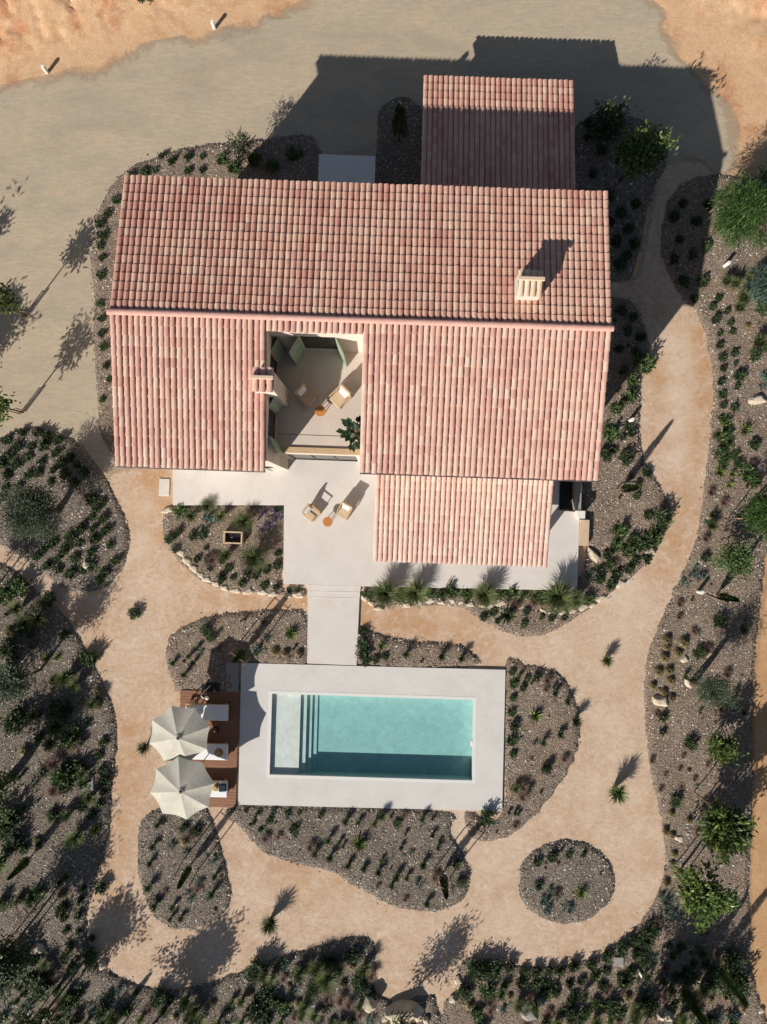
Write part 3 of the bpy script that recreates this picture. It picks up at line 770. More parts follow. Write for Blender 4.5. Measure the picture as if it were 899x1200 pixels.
# openings: glazed leaf, frame, painted shutters
def opening(axis, f, lo, hi, zl, zh, side, kind='window', shutters=True, ang=80, inset=.12):
    """axis 'a' or 'b' the wall runs along; f = face coordinate; side = outward direction sign"""
    def pt(s, o, z): return (s, f + o * side, z) if axis == 'a' else (f + o * side, s, z)
    def bx(mb, s0, s1, o0, o1, z0, z1):
        p, q = pt(s0, o0, z0), pt(s1, o1, z1)
        mb.box(min(p[0], q[0]), max(p[0], q[0]), min(p[1], q[1]), max(p[1], q[1]), z0, z1)
    mb = MB(); bx(mb, lo + .06, hi - .06, -inset - .02, -inset, zl + .05, zh - .05); g = mb.build(kind, M['glass'], villa)
    mb = MB()
    for s0, s1, z0, z1 in ((lo + .002, lo + .06, zl + .002, zh - .002), (hi - .06, hi - .002, zl + .002, zh - .002), (lo + .06, hi - .06, zl + .002, zl + .05), (lo + .06, hi - .06, zh - .05, zh - .002), ((lo + hi) / 2 - .02, (lo + hi) / 2 + .02, zl + .05, zh - .05)):
        bx(mb, s0, s1, -inset - .03, -inset + .02, z0, z1)
    mb.build('frame', M['darkwood'], g)
    if kind == 'window':
        mb = MB(); bx(mb, lo - .05, hi + .05, .003, .07, zl - .06, zl - .005); mb.build('sill', M['wall'], g)
    if shutters:
        w = (hi - lo) / 2
        for s, sg in ((lo, -1), (hi, 1)):
            mb = MB()
            # shutter leaf swung open: hinge at s
            t = R(ang)
            dx, do = sg * -math.cos(t) * w if False else sg * math.cos(t) * w * (1), math.sin(t) * w
            p0 = Vector(pt(s + sg * .01, .02, 0)); p1 = Vector(pt(s + sg * .01 + dx, .02 + do, 0)); e = (p1 - p0).normalized(); nrm = Vector((-e.y, e.x, 0)) * .02
            vs = [p0 + nrm, p1 + nrm, p1 - nrm, p0 - nrm]
            vs = [(q.x, q.y, zl + .02) for q in vs] + [(q.x, q.y, zh - .02) for q in vs]
            mb.add(vs, [(3, 2, 1, 0), (4, 5, 6, 7), (0, 1, 5, 4), (1, 2, 6, 5), (2, 3, 7, 6), (3, 0, 4, 7)])
            for zz in (zl + .25, (zl + zh) / 2, zh - .25):
                q0 = p0.lerp(p1, .1) + nrm * 1.0; q1 = p0.lerp(p1, .9) + nrm * 1.0; q2 = q1 + nrm * .7; q3 = q0 + nrm * .7
                vs = [(q.x, q.y, zz - .05) for q in (q0, q1, q2, q3)] + [(q.x, q.y, zz + .05) for q in (q0, q1, q2, q3)]
                mb.add(vs, [(3, 2, 1, 0), (4, 5, 6, 7), (0, 1, 5, 4), (1, 2, 6, 5), (2, 3, 7, 6), (3, 0, 4, 7)])
            mb.build('shutter', M['green'], g)
opening('a', BB, -3.45, -2.05, TZ, TZ + 2.25, -1, 'door', True, 62)
opening('b', CA, 4.98, 6.0, TZ, TZ + 2.2, 1, 'door', True, 28)
opening('b', CA, 2.75, 3.9, TZ, TZ + 2.2, 1, 'door', True, 28)
opening('b', CB, 3.2, 5.2, TZ, TZ + 2.2, -1, 'door', False)
opening('a', OB0, -8.6, -7.4, .36, 2.6, -1, 'door', False)
for lo, hi, zl, zh in FS[1:]: opening('a', OB0, lo, hi, zl, zh, -1, 'window', True, 12)
for lo, hi in ((.6, 2.8), (3.8, 6.0)): opening('a', OB0, lo, hi, .36, 2.6, -1, 'door', False)
for lo, hi in ((.4, 1.3), (3.0, 3.9), (5.6, 6.5)): opening('a', OB0, lo, hi, 4.6, 5.8, -1, 'window', True, 12)
for lo, hi in ((-7.6, -6.6), (-4.2, -3.2), (2.5, 3.5)): opening('a', OB1, lo, hi, 4.7, 5.8, 1, 'window', True, 12)
opening('a', OB1, -2.5, -1.5, .0, 2.2, 1, 'door', False)
# windows set proud on the gable walls
for f, side in ((OA0, -1), (OA1, 1)):
    for lo, hi, zl, zh in ((3.6, 4.6, 1.2, 2.4), (8.6, 9.6, 1.2, 2.4), (3.6, 4.6, 4.6, 5.7), (8.6, 9.6, 4.6, 5.7)):
        opening('b', f, lo, hi, zl, zh, side, 'window', True, 12, inset=-.05)
# gutters
mb = MB(); mb.tube([(A0 + .05, 1.38, zr(1.38) - .12), (CA - .02, 1.38, zr(1.38) - .12)], .045, 8); mb.build('gutter', M['guttermetal'], villa)
mb = MB(); mb.tube([(CB + .02, 1.44, zr(1.38) - .12), (A1 - .05, 1.44, zr(1.38) - .12)], .045, 8); mb.build('gutter', M['guttermetal'], villa)
# porch columns and beam, lean-to wall under its head
mb = MB(); mb.box(-.15, 6.95, -1.85, -1.6, 2.1, 2.36); mb.box(-.3, 7.1, 1.6, 1.797, 2.75, 2.95); mb.build('beam', M['sandwood'], villa)
for a in (.0, 3.3, 6.7):
    mb = MB(); mb.box(a - .14, a + .14, -1.86, -1.58, PZ, 2.1); mb.build('column', M['wall'], villa)
# flat canopy over the rear door
mb = MB(); mb.box(-3.28, -.86, 11.87, 15.25, 2.55, 2.72); mb.build('canopy', M['whitepaint'], villa, bevel=.01)
for a in (-3.2, -1.06):
    mb = MB(); mb.box(a, a + .12, 15.0, 15.12, 0, 2.55); mb.build('post', M['black'], villa)
mb = MB(); mb.box(-2.5, -1.1, 15.6, 16.6, .0, .05); om = mb.build('door_mat', M['black'], None, loc=(0, 0, .013), rz=HROT); tag(om, 'dark mat on the ground beyond the grey canopy behind the house', 'mat')
# chimneys
def chimney(a0, a1, b0, b1, zb, zt, up, low_to=None):
    mb = MB(); mb.box(a0, a1, b0, b1, zb, zt)
    ch = mb.build('chimney', M['wall'], villa, bevel=.01)
    mb = MB(); am = (a0 + a1) / 2; br = b0 + (b1 - b0) * up
    mb.box(a0 + .02, a1 - .02, b0 + .08, b1 - .08, zt + .002, zt + .16, 0)
    mb.build('vent', M['dark'], ch)
    # small tiled gable cap
    save = globals()['villa']
    for (bl, bh) in ((b0 - .02, br), (b1 + .04, br)):
        p = tiled_cap(a0 - .01, a1 + .01, bl, bh, zt + .18, zt + .18 + abs(bh - bl) * .26)
        p.parent = ch
    mb = MB(); mb.box(a0 - .04, a1 + .04, br - .07, br + .07, zt + .2 + abs(br - b0) * .26, zt + .29 + abs(br - b0) * .26); mb.build('cap_ridge', M['capt'], ch, bevel=.02)
def tiled_cap(a0, a1, bl, bh, zl, zh):
    return tiled('cap_tiles', a0, a1, bl, bh, zl, zh, pitch=.225, course=.6, mat=M['capt'] if a0 > 0 else M['tile_pale'])
M['capt'] = (lambda t: (t.color(t.mix(t.island(), lin(206, 178, 150), lin(222, 204, 182))), t.set(Roughness=.85), t.mat)[2])(NT('cap_tile'))
chimney(4.50, 5.35, 7.88, 8.62, 6.6, 7.66, .66)
chimney(-4.84, -4.10, 4.22, 4.90, TZ, 7.45, .60)
# TV mast style vent pipe on the left wall
mb = MB(); mb.cyl(0, 0, 0, .12, .05, 10); 

# low wall, black shade sheet and planter right of the porch
def wbox(name, x0, x1, y0, y1, z0, z1, mat, label, cat, bevel=.01):
    c = W((x0 + x1) / 2, (y0 + y1) / 2, z1); s = (HC - z1) / 800
    mb = MB(); mb.box(-(x1 - x0) / 2 * s, (x1 - x0) / 2 * s, -(y1 - y0) / 2 * s, (y1 - y0) / 2 * s, z0, z1)
    return tag(mb.build(name, mat, bevel=bevel, loc=(c[0], c[1], 0), rz=HROT), label, cat)
wbox('low_wall', 676.5, 682.5, 545, 598, 0, .78, M['greystone'], 'low grey wall in shade between the black shade sheet and the garden right of the porch', 'wall')
wbox('shade_sheet', 657, 674, 545, 597, -.04, .04, M['black'], 'black sheet painted for the deep shade of a guessed well beside the porch', 'shade sheet')  # flat black sheet, porch shade put into its colour over unknown ground
wbox('gate_pier', 678, 686.5, 598.5, 607.5, 0, .82, M['whitepaint'], 'small white square pier at the patio corner above the planter box', 'pier')
pl = wbox('planter_box', 680, 691, 609, 639.5, 0, .42, M['cap'], 'long terracotta coloured planter box along the right edge of the patio', 'planter')
# ------------------------------------------------------------------ plants
rnd = random.Random(11)
def leaf(mb, b, d, ln, w, mi=0, bend=0.0):
    """one leaf: two quads with a crease"""
    d = Vector(d).normalized(); s = d.cross(Vector((0, 0, 1)))
    if s.length < .05: s = Vector((1, 0, 0))
    s.normalize(); up = s.cross(d)
    b = Vector(b); m = b + d * ln * .5 + up * ln * bend; t = b + d * ln
    mb.add([b, m + s * w * .5, t, m - s * w * .5], [(0, 1, 2, 3)], mi)
def rdir(zmin=-.2, zmax=1.0):
    z = rnd.uniform(zmin, zmax); t = rnd.uniform(0, 6.2832); r = math.sqrt(max(0, 1 - z * z))
    return Vector((r * math.cos(t), r * math.sin(t), z))
def m_shrub(r, h, n, ll, lw, spiky=.6):
    """low shrub: several stems radiating, leaves along them"""
    mb = MB(); ns = max(7, int(n / 14))
    for i in range(ns):
        d = rdir(.15, 1.0); e = Vector((d.x * r, d.y * r, d.z * h)) * rnd.uniform(.7, 1.08)
        mb.tube([(0, 0, 0), e * .5, e * .9], [.008, .006, .003], 3, 0, False)
        for k in range(n // ns):
            t = rnd.uniform(.3, 1.0); p = e * t + Vector((rnd.uniform(-1, 1), rnd.uniform(-1, 1), rnd.uniform(-.6, .8))) * r * .12
            dd = (d * spiky + rdir(-.4, 1) * (1 - spiky) * 1.6)
            leaf(mb, p, dd, ll * rnd.uniform(.6, 1.2), lw * rnd.uniform(.7, 1.2))
    return mb
def m_grass(r, h, n, w, lean=1.0, droop=.35):
    mb = MB()
    for i in range(n):
        t = rnd.uniform(0, 6.2832); k = rnd.uniform(.05, 1) ** .7 * lean
        dx, dy = math.cos(t), math.sin(t); hh = h * rnd.uniform(.6, 1.05) * (1 - .25 * k); rr = r * k
        p0 = Vector((dx * .1 * r * rnd.random(), dy * .1 * r * rnd.random(), 0)); p1 = Vector((dx * rr * .45, dy * rr * .45, hh * .7)); p2 = Vector((dx * rr, dy * rr, hh * (1 - droop * k)))
        s = Vector((-dy, dx, 0)) * w * .5
        mb.add([p0 - s, p0 + s, p1 + s * .9, p1 - s * .9, p2], [(0, 1, 2, 3), (3, 2, 4)])
    return mb
def m_agave(r, n, w, h=.6):
    mb = MB()
    for i in range(n):
        t = i * 2.39996; k = .25 + .75 * i / n; k = 1.15 - k
        el = .25 + 1.0 * (1 - (i / n)) ; el = 1.25 - el * 1.0 + rnd.uniform(-.1, .1)
        el = max(.12, min(1.45, .2 + 1.2 * (i / n)))
        l = r * rnd.uniform(.85, 1.1)
        d = Vector((math.cos(t) * math.cos(el), math.sin(t) * math.cos(el), math.sin(el) * h / .6))
        s = Vector((-math.sin(t), math.cos(t), 0)) * w * .5
        b = Vector((0, 0, .02)); m = b + d * l * .5 + Vector((0, 0, -.02)); e = b + d * l + Vector((0, 0, -.05 * l))
        mb.add([b - s * .6, b + s * .6, m + s, e, m - s, m + Vector((0, 0, -.02))], [(0, 1, 5), (1, 2, 5), (2, 3, 5), (3, 4, 5), (4, 0, 5)])
    return mb
def clumps(mb, cx, cy, cz, rx, rz, nc, nl, ll, lw, clump=.3, droop=0.0, shell=.55):
    nc = int(nc * 1.9); nl = int(nl * 1.3); lw *= 1.35; ll *= 1.1; clump *= .85; shell = min(shell, .22); sd = rnd.uniform(0, 90)
    for c in range(nc):
        d = rdir(-.75, 1.0); q = rnd.uniform(shell, 1.0) * (.88 + 1.0 * noise.noise(d * 2.1 + Vector((sd, 0, sd))))
        o = Vector((cx + d.x * rx * q, cy + d.y * rx * q, cz + d.z * rz * q))
        for k in range(nl):
            p = o + Vector((rnd.gauss(0, 1), rnd.gauss(0, 1), rnd.gauss(0, .8))) * clump * .5
            dd = (p - Vector((cx, cy, cz))).normalized() * .8 + rdir(-1, 1) * .8 + Vector((0, 0, -droop))
            leaf(mb, p, dd, ll * rnd.uniform(.6, 1.3), lw * rnd.uniform(.7, 1.2))
def m_trunk(h, r, lean=(0, 0), limbs=5, spread=.7, ch=None):
    mb = MB(); ch = ch or h
    top = Vector((lean[0], lean[1], h))
    mb.tube([(0, 0, -.05), (lean[0] * .2 + r * .3, lean[1] * .2, h * .33), (lean[0] * .6 - r * .2, lean[1] * .6, h * .66), top], [r * 1.25, r, r * .85, r * .6], 8)
    for i in range(limbs):
        t = i * 2.4 + .5; b = top * rnd.uniform(.72, .98) if False else Vector((lean[0] * .8, lean[1] * .8, h * rnd.uniform(.75, .97)))
        e = b + Vector((math.cos(t) * spread, math.sin(t) * spread, rnd.uniform(.35, .8) * spread))
        mb.tube([b, b.lerp(e, .5) + Vector((0, 0, .06)), e], [r * .5, r * .33, r * .14], 5)
    return mb
def m_cypress(h, r):
    mb = MB()
    for i in range(int(1900 * h / 2)):
        z = rnd.uniform(.12, 1.0); prof = (min(1, z * 4) * (1 - z) ** .45) * r
        t = rnd.uniform(0, 6.28); q = prof * rnd.uniform(.45, 1.05)
        p = (math.cos(t) * q, math.sin(t) * q, z * h * .97 + .02)
        leaf(mb, p, (math.cos(t) * .5, math.sin(t) * .5, 1.2), rnd.uniform(.07, .14), .03)
    return mb
MESH = {}
def variants(key, mat, fn, n=3, parts=None):
    MESH[key] = [fn().mesh(key.split('/')[0], M[mat], False) for _ in range(n)]
variants('shrub', 'shrub', lambda: m_shrub(.27, .30, 380, .105, .05, .5), 4)
variants('shrub_mid', 'shrub2', lambda: m_shrub(.42, .42, 400, .15, .06, .5), 3)
variants('shrub_blue', 'bluegreen', lambda: m_shrub(.36, .30, 220, .14, .035), 3)
variants('shrub_purple', 'purple', lambda: m_shrub(.30, .45, 200, .10, .035, .8), 2)
variants('bush', 'shrub', lambda: m_shrub(.46, .60, 800, .12, .055, .5), 2)
variants('grass_tuft', 'grass', lambda: m_grass(.42, .80, 260, .02, 1., .2), 4)
variants('grass_dome', 'drygrass', lambda: m_grass(.26, .30, 320, .016, 1., .7), 3)
variants('big_grass', 'grass', lambda: m_grass(.80, 1.25, 620, .02, 1., .22), 3)
variants('pink_grass', 'pinkgrass', lambda: m_grass(.75, .7, 420, .012, 1., .35), 2)
variants('thin_tuft', 'shrub', lambda: m_grass(.27, .48, 130, .018, 1., .2), 4)
variants('agave', 'agave', lambda: m_agave(.42, 34, .07), 3)
variants('agave_dark', 'shrub', lambda: m_agave(.36, 30, .06), 2)
variants('palm_star', 'palmleaf', lambda: m_agave(.62, 26, .05, .5), 2)
S_ = 'small plant'
COUNT = {}
def put(key, x, y, label, cat, group=None, s=1.0, name=None, h=0.0, z=.09, sink=.01):
    x += rnd.uniform(-1.2, 1.2); y += rnd.uniform(-1.2, 1.2)
    p = W(x, y, z + h * .5)
    me = rnd.choice(MESH[key])
    nm = name or {'shrub': 'shrub', 'shrub_mid': 'shrub', 'shrub_blue': 'shrub', 'shrub_purple': 'flowering_shrub', 'bush': 'bush', 'grass_tuft': 'grass_tuft', 'grass_dome': 'grass_tuft',
                  'big_grass': 'ornamental_grass', 'pink_grass': 'ornamental_grass', 'thin_tuft': 'upright_plant', 'agave': 'yucca', 'agave_dark': 'yucca', 'palm_star': 'fan_palm'}[key]
    o = bpy.data.objects.new(nm, me); COL.objects.link(o)
    o.location = (p[0], p[1], z - sink); o.rotation_euler = (0, 0, rnd.uniform(0, 6.28)); k = s * rnd.uniform(.78, 1.18); o.scale = (k, k, k * rnd.uniform(.9, 1.1))
    return tag(o, label, cat, group)
def many(key, pts, label, cat, group, s=1.0, z=.09, j=0):
    for q in pts:
        put(key, q[0] + rnd.uniform(-j, j), q[1] + rnd.uniform(-j, j), label, cat, group, s * (q[2] if len(q) > 2 else 1), z=z)

# -- left bed
many('shrub', [(27, 507), (47, 507), (57, 510), (72, 517), (9, 515), (22, 523), (38, 523), (54, 521), (67, 531), (84, 535), (12, 534), (35, 536), (50, 540), (2, 546), (20, 545), (36, 556), (47, 555), (65, 551), (74, 544), (10, 557), (9, 572), (2, 587), (78, 555), (92, 543), (102, 552), (90, 565), (24, 570), (60, 566)],
     'dark green low shrub in the upper half of the bed left of the villa', 'shrub', 'low shrubs in the upper left bed')
many('shrub', [(108, 585, 1.2), (115, 594), (122, 588), (108, 606), (122, 608), (95, 620), (83, 629), (112, 619), (127, 623), (80, 642), (95, 636), (113, 632), (130, 638), (63, 636), (52, 644), (70, 654), (90, 655), (110, 648), (136, 656), (45, 652), (57, 663), (75, 645), (108, 662), (125, 672), (118, 678), (70, 668), (86, 672), (98, 668)],
     'dark green low shrub in the lower half of the bed left of the villa', 'shrub', 'low shrubs in the lower left bed', 1.02)
# -- beds beside and behind the villa
many('shrub', [(137, 236), (128, 250), (122, 276), (119, 262), (171, 204), (184, 201), (203, 190), (221, 186), (239, 183), (223, 202), (238, 199), (118, 288), (121, 303), (119, 324), (118, 358), (120, 375), (122, 391), (122, 407), (126, 430), (130, 446), (120, 468), (156, 206), (190, 184)],
     'small green shrub in the narrow bed hugging the left end of the main roof', 'shrub', 'shrubs along the rear wall bed', .8)
many('shrub_mid', [(262, 190, .8), (300, 188, .9), (320, 196, 1.), (345, 182, 1.), (275, 198, .9)], 'leafy shrub in the bed behind the main roof where the house shadow begins', 'shrub', 'leafy shrubs behind the roof')
many('shrub', [(690, 160), (705, 180), (695, 205), (712, 232), (728, 250), (737, 268), (722, 285), (735, 300), (690, 145), (745, 240), (700, 150), (727, 312), (715, 260), (744, 285)], 'shaded shrub in the bed between the rear annex and the path', 'shrub', 'shaded shrubs by the annex', 1.1)
many('shrub', [(800, 240), (815, 260), (795, 280), (810, 300), (800, 330), (822, 330), (790, 255), (826, 290), (813, 350), (788, 305), (828, 240)], 'shaded shrub in the dark bed between the path and the feathery tree', 'shrub', 'shaded shrubs right of the path', 1.0)
many('shrub', [(728, 365), (742, 372), (750, 395), (735, 390), (725, 410), (745, 412), (730, 435)], 'shaded shrub in the bed right of the main roof near the ridge', 'shrub', 'shaded shrubs right of the roof', 1.0)
many('shrub_mid', [(740, 448, .8), (738, 465, 1.0), (722, 480, .9), (713, 508, 1.0)], 'leafy light green shrub beside the house shadow right of the main roof', 'shrub', 'leafy shrubs beside the house shadow')
put('shrub_mid', 751, 428, 'tall leafy shrub at the shadow edge whose own shade falls on the pale path', 'shrub', s=1.3)
many('shrub', [(737, 500), (741, 508), (730, 512), (719, 528), (757, 557), (748, 567), (745, 582), (760, 605), (757, 553)], 'small shrub around the cypress in the bed right of the villa', 'shrub', 'small shrubs around the right cypress', .8)
put('bush', 734, 538, 'dark bush with a long shadow above the cypress right of the villa', 'bush', s=.8)
put('bush', 709, 533, 'loose dark bush close to the right verge of the main roof', 'bush', s=.8)
many('shrub_mid', [(727, 622, 1.2), (742, 633, 1.0), (750, 640), (760, 634, 1.1), (765, 629), (737, 645), (723, 640)], 'leafy green shrub in the cluster by the boulder right of the planter box', 'shrub', 'leafy shrub cluster right of the planter', .9)
many('shrub', [(758, 655), (713, 662), (722, 673), (703, 680), (716, 684), (736, 668), (703, 668), (744, 660), (712, 650)], 'dark shrub between the small boulders below the planter box', 'shrub', 'dark shrubs below the planter', 1.0)
put('shrub_blue', 693, 677, 'blue green rosette shrub at the lower right corner of the patio', 'shrub', s=1.25)
put('bush', 774, 607, 'dark bush at the bend of the right path with its shade on the grit', 'bush', s=1.0)
# -- big grasses in front of the patio
for i, (x, y, s, t) in enumerate([(452, 693, 1.05, 'big green grass clump at the left end of the row before the porch'), (485, 693, 1., 'big green grass clump, second from the left before the porch'), (567, 694, 1.15, 'big green grass clump in the middle of the row before the porch'),
                               (650, 697, 1.15, 'big green grass clump second from the right before the porch'), (672, 701, .95, 'big green grass clump at the patio corner, rightmost before the porch')]):
    put('big_grass', x, y, t, 'grass', 'big grasses before the porch', s, z=.14)
many('shrub_mid', [(437, 697, .7), (470, 698, .8), (505, 694, .8), (517, 697, .8), (530, 695, .8), (545, 696, .9), (585, 697, .8), (600, 696, .9), (613, 698, .8), (627, 699, .9), (637, 700, .8), (690, 702, .8), (428, 694, .5)],
     'low green plant between the big grasses along the patio front', 'plant', 'low plants along the patio front', z=.14)
put('shrub_mid', 530, 688, 'twiggy shrub between grasses throwing a leafy shade on the patio', 'shrub', s=1.0, z=.14)
many('shrub', [(568, 722), (583, 728), (616, 716), (612, 731), (636, 723), (648, 724), (577, 717), (662, 722)], 'small dark shrub in the gravel strip below the limestone edging', 'shrub', 'small shrubs below the rock edging', .75)
put('agave_dark', 596, 721, 'dark spiky rosette in the gravel below the porch grasses', 'yucca', s=1.3)
# -- left of the patio
many('shrub', [(209, 624), (227, 627), (200, 631), (207, 644), (239, 628), (243, 641, .7), (232, 656), (245, 655), (248, 665), (261, 678), (275, 677), (285, 683), (302, 674), (314, 669), (310, 685), (326, 687), (326, 661), (328, 647), (290, 672), (270, 665), (262, 655), (350, 690, .8), (340, 689, .7)],
     'dark low shrub in the bed left of the white patio', 'shrub', 'low shrubs left of the patio', .85)
put('shrub_mid', 214, 599, 'leafy green shrub at the upper left corner of the bed beside the patio', 'shrub', s=1.0)
put('grass_tuft', 226, 604, 'green grass tuft between leafy shrub and blue green shrub near the patio', 'grass', s=1.1)
put('shrub_blue', 244, 612, 'large blue green shrub left of the framed water trough', 'shrub', s=1.5)
put('big_grass', 245, 592, 'tall grass leaning over the patio edge left of the trough', 'grass', s=.6)
put('grass_tuft', 261, 604, 'yellowish grass tuft just above the framed trough', 'grass', s=1.0)
put('big_grass', 289, 612, 'green arching grass right above the framed trough', 'grass', s=.72)
put('big_grass', 300, 652, 'large light green grass fountain right below the framed trough', 'grass', s=.95)
put('pink_grass', 250, 655, 'brownish grass mound left below the framed trough', 'grass', s=.6)
put('grass_tuft', 268, 650, 'green tuft directly under the framed trough', 'grass', s=1.0)
many('shrub_purple', [(318, 612, 1.2), (322, 600), (308, 603), (328, 606, .8), (310, 618, .8)], 'purple flowering shrub in the patio corner bed', 'flowering shrub', 'purple shrubs in the patio corner')
put('bush', 327, 594, 'dark twiggy bush against the patio corner beside purple flowers', 'bush', s=.6)
put('pink_grass', 216, 590, 'pinkish grass at the patio edge above the green tuft', 'grass', s=.45)
# -- bed above the deck
put('bush', 243, 737, 'dark round bush near the left end of the bed above the timber deck', 'bush', s=.62)
put('bush', 249, 746, 'small dark bush just below the round bush above the deck', 'bush', s=.5)
put('agave', 343, 741, 'green yucca with a spiky shadow beside the walkway above the pool', 'yucca', s=.95)
many('thin_tuft', [(206, 775), (222, 768), (228, 775), (219, 790), (232, 758)], 'thin upright plant in the gravel left above the deck', 'plant', 'thin plants above the deck', 1.0)
many('shrub_blue', [(315, 748), (304, 762), (300, 770, .7)], 'grey green shrub near the cypress stakes above the pool', 'shrub', 'grey shrubs above the pool', .85)
many('grass_dome', [(324, 763), (336, 766), (351, 764)], 'round tan grass mound in the row beside the walkway above the pool', 'grass', 'grass mounds beside the walkway', 1.0)
# -- right of the walkway
many('shrub', [(427, 752, 1.1), (427, 766, 1.1), (440, 771), (430, 776), (453, 769), (425, 741)], 'dark shrub in the bed at the right foot of the walkway', 'shrub', 'dark shrubs at the walkway foot', .95)
put('agave', 448, 756, 'green yucca among dark shrubs at the walkway foot', 'yucca', s=.8)
many('thin_tuft', [(476, 766, 1.2), (518, 768), (541, 770)], 'thin upright plant in the gravel right of the walkway above the pool', 'plant', 'thin plants above the pool')
# -- right of pool
many('shrub', [(601, 788), (617, 794), (630, 793, 1.1), (603, 801), (613, 806), (602, 818), (600, 833), (601, 852, 1.3), (600, 867, 1.2), (602, 882, 1.1)], 'dark shrub in the row along the right edge of the pool surround', 'shrub', 'shrubs along the pool edge', .8)
put('agave', 627, 838, 'bright green yucca in the bed right of the pool', 'yucca', s=.95)
many('thin_tuft', [(650, 812, 1.2), (664, 822, 1.3), (673, 842, 1.4), (655, 858, 1.2), (636, 868), (621, 924), (603, 952, .8), (644, 895, .8)], 'thin dark upright plant in the bed right of the pool', 'plant', 'thin plants right of the pool')
put('bush', 640, 900, 'sparse dark bush in the lower part of the bed right of the pool', 'bush', s=.55)
put('big_grass', 604, 921, 'tall dark grass beside the lower right of the pool surround', 'grass', s=.55)
put('bush', 570, 957, 'dark bush under the lower right corner of the pool surround', 'bush', s=.8)
# -- round island
many('shrub', [(631, 1010, 1.2), (646, 1003, 1.2), (668, 999), (685, 1001, .7)], 'dark shrub in the upper part of the round island bed', 'shrub', 'upper shrubs of the round bed', .85)
put('agave', 680, 1044, 'bright green yucca right of the middle of the round bed', 'yucca', s=.95)
put('agave_dark', 631, 1037, 'grey rosette with fine leaves on the left side of the round bed', 'yucca', s=.8)
many('shrub_blue', [(642, 1060), (653, 1048), (664, 1062), (640, 1054)], 'grey blue shrub in the lower part of the round bed', 'shrub', 'blue shrubs of the round bed', .8)
# -- pool front bed
many('shrub', [(289, 950), (305, 952), (321, 953), (337, 952), (351, 952), (376, 954), (297, 963), (317, 962), (306, 971)], 'tiny dark shrub in the row under the lower left edge of the pool surround', 'shrub', 'tiny shrubs under the pool edge', .6)
put('bush', 344, 969, 'wide dark bush in the left part of the bed below the pool', 'bush', s=.62)
put('agave', 423, 987, 'large green yucca in the middle of the bed below the pool', 'yucca', s=1.1)
put('shrub_mid', 466, 964, 'leafy green plant with a tall stalk below the pool edge', 'plant', s=.7)
many('thin_tuft', [(387, 982, 1.3), (370, 998, 1.1), (387, 1003, 1.1), (408, 1012, 1.2), (428, 1015, 1.1), (444, 1018, 1.3), (466, 1024, 1.2), (460, 1036), (471, 993), (496, 1010, 1.1), (502, 1056, 1.3), (515, 992), (507, 977, .8)], 'dark upright tuft in the gravel bed below the pool', 'plant', 'upright tufts below the pool')
many('grass_tuft', [(407, 959, .8), (420, 962, .7), (440, 962, .8), (495, 958, .7), (449, 953, .7)], 'olive grass tuft just below the middle of the pool surround', 'grass', 'olive tufts below the pool')
put('shrub_blue', 492, 1034, 'small blue green shrub near the cypress below the pool', 'shrub', s=.8)
put('bush', 541, 1032, 'dark bush at the right tip of the bed below the pool', 'bush', s=.6)
# -- left island
many('thin_tuft', [(186, 966), (181, 990, 1.2), (178, 1010, 1.3), (177, 1038, 1.3), (183, 1058, 1.4), (204, 1060, .8), (215, 1074, 1.2), (254, 1024), (250, 1045, 1.3)], 'dark upright tuft in the island bed below the parasols', 'plant', 'upright tufts below the parasols')
many('shrub_blue', [(203, 988), (236, 1033, .9), (250, 1008, .9), (224, 1048, .9)], 'grey green shrub in the island bed below the parasols', 'shrub', 'grey shrubs below the parasols', .8)
put('bush', 216, 969, 'dark bush just under the lower parasol edge', 'bush', s=.55)
put('bush', 231, 972, 'olive green bush beside the cypress shadow under the lower parasol', 'bush', s=.6)
put('grass_dome', 218, 984, 'brown round grass mound below the lower parasol', 'grass', s=1.2)
put('pink_grass', 233, 1040, 'brownish spreading grass near the stake in the left island', 'grass', s=.45)
# -- free standing plants on the grit
put('bush', 160, 719, 'round dark green bush standing alone on the grit left of the deck bed', 'bush', s=.85, z=.02)
put('grass_tuft', 319, 1075, 'lone grass tuft on the grit path below the pool', 'grass', s=1.6, z=.02)
put('grass_tuft', 720, 924, 'lone grass tuft on the wide path right of the pool', 'grass', s=1.6, z=.02)
put('grass_tuft', 710, 772, 'lone grass tuft on the path above the right side of the pool', 'grass', s=1.1, z=.02)
put('grass_tuft', 174, 873, 'lone grass tuft half hidden by the upper parasol', 'grass', s=1.0, z=.02)
put('bush', 172, -4, 'green bush on the orange earth bank at the top edge', 'bush', s=1.3, z=.7)
# -- lower left bed
many('shrub', [(122, 869), (117, 885), (122, 901), (124, 914), (122, 927), (118, 940), (101, 935), (98, 946), (110, 955), (66, 953)], 'dark shrub in the row along the path left of the parasols', 'shrub', 'shrub row left of the parasols', 1.0)
many('shrub', [(99, 1041), (95, 1054), (77, 1058), (76, 1075), (93, 1072), (80, 1090), (95, 1090), (83, 1105), (108, 1098)], 'small dark shrub in the group near the path bend at lower left', 'shrub', 'small shrubs at the lower left bend', .85)
put('agave', 56, 771, 'yellow green yucca right of the long stake shadows at left', 'yucca', s=.9)
put('agave', 69, 769, 'smaller yellow green yucca touching the one at left', 'yucca', s=.6)
put('grass_dome', 114, 825, 'yellow green grass mound near the path edge, upper of a pair', 'grass', s=1.3)
put('agave', 115, 826, 'upper light green yucca near the left path edge', 'yucca', s=.7)
put('agave', 103, 845, 'lower light green yucca near the left path edge', 'yucca', s=.65)
put('agave', 112, 971, 'green yucca at the path edge beside the tree shade', 'yucca', s=.95)
put('pink_grass', 68, 893, 'pinkish brown grass cloud in the left bed, upper one', 'grass', s=1.15)
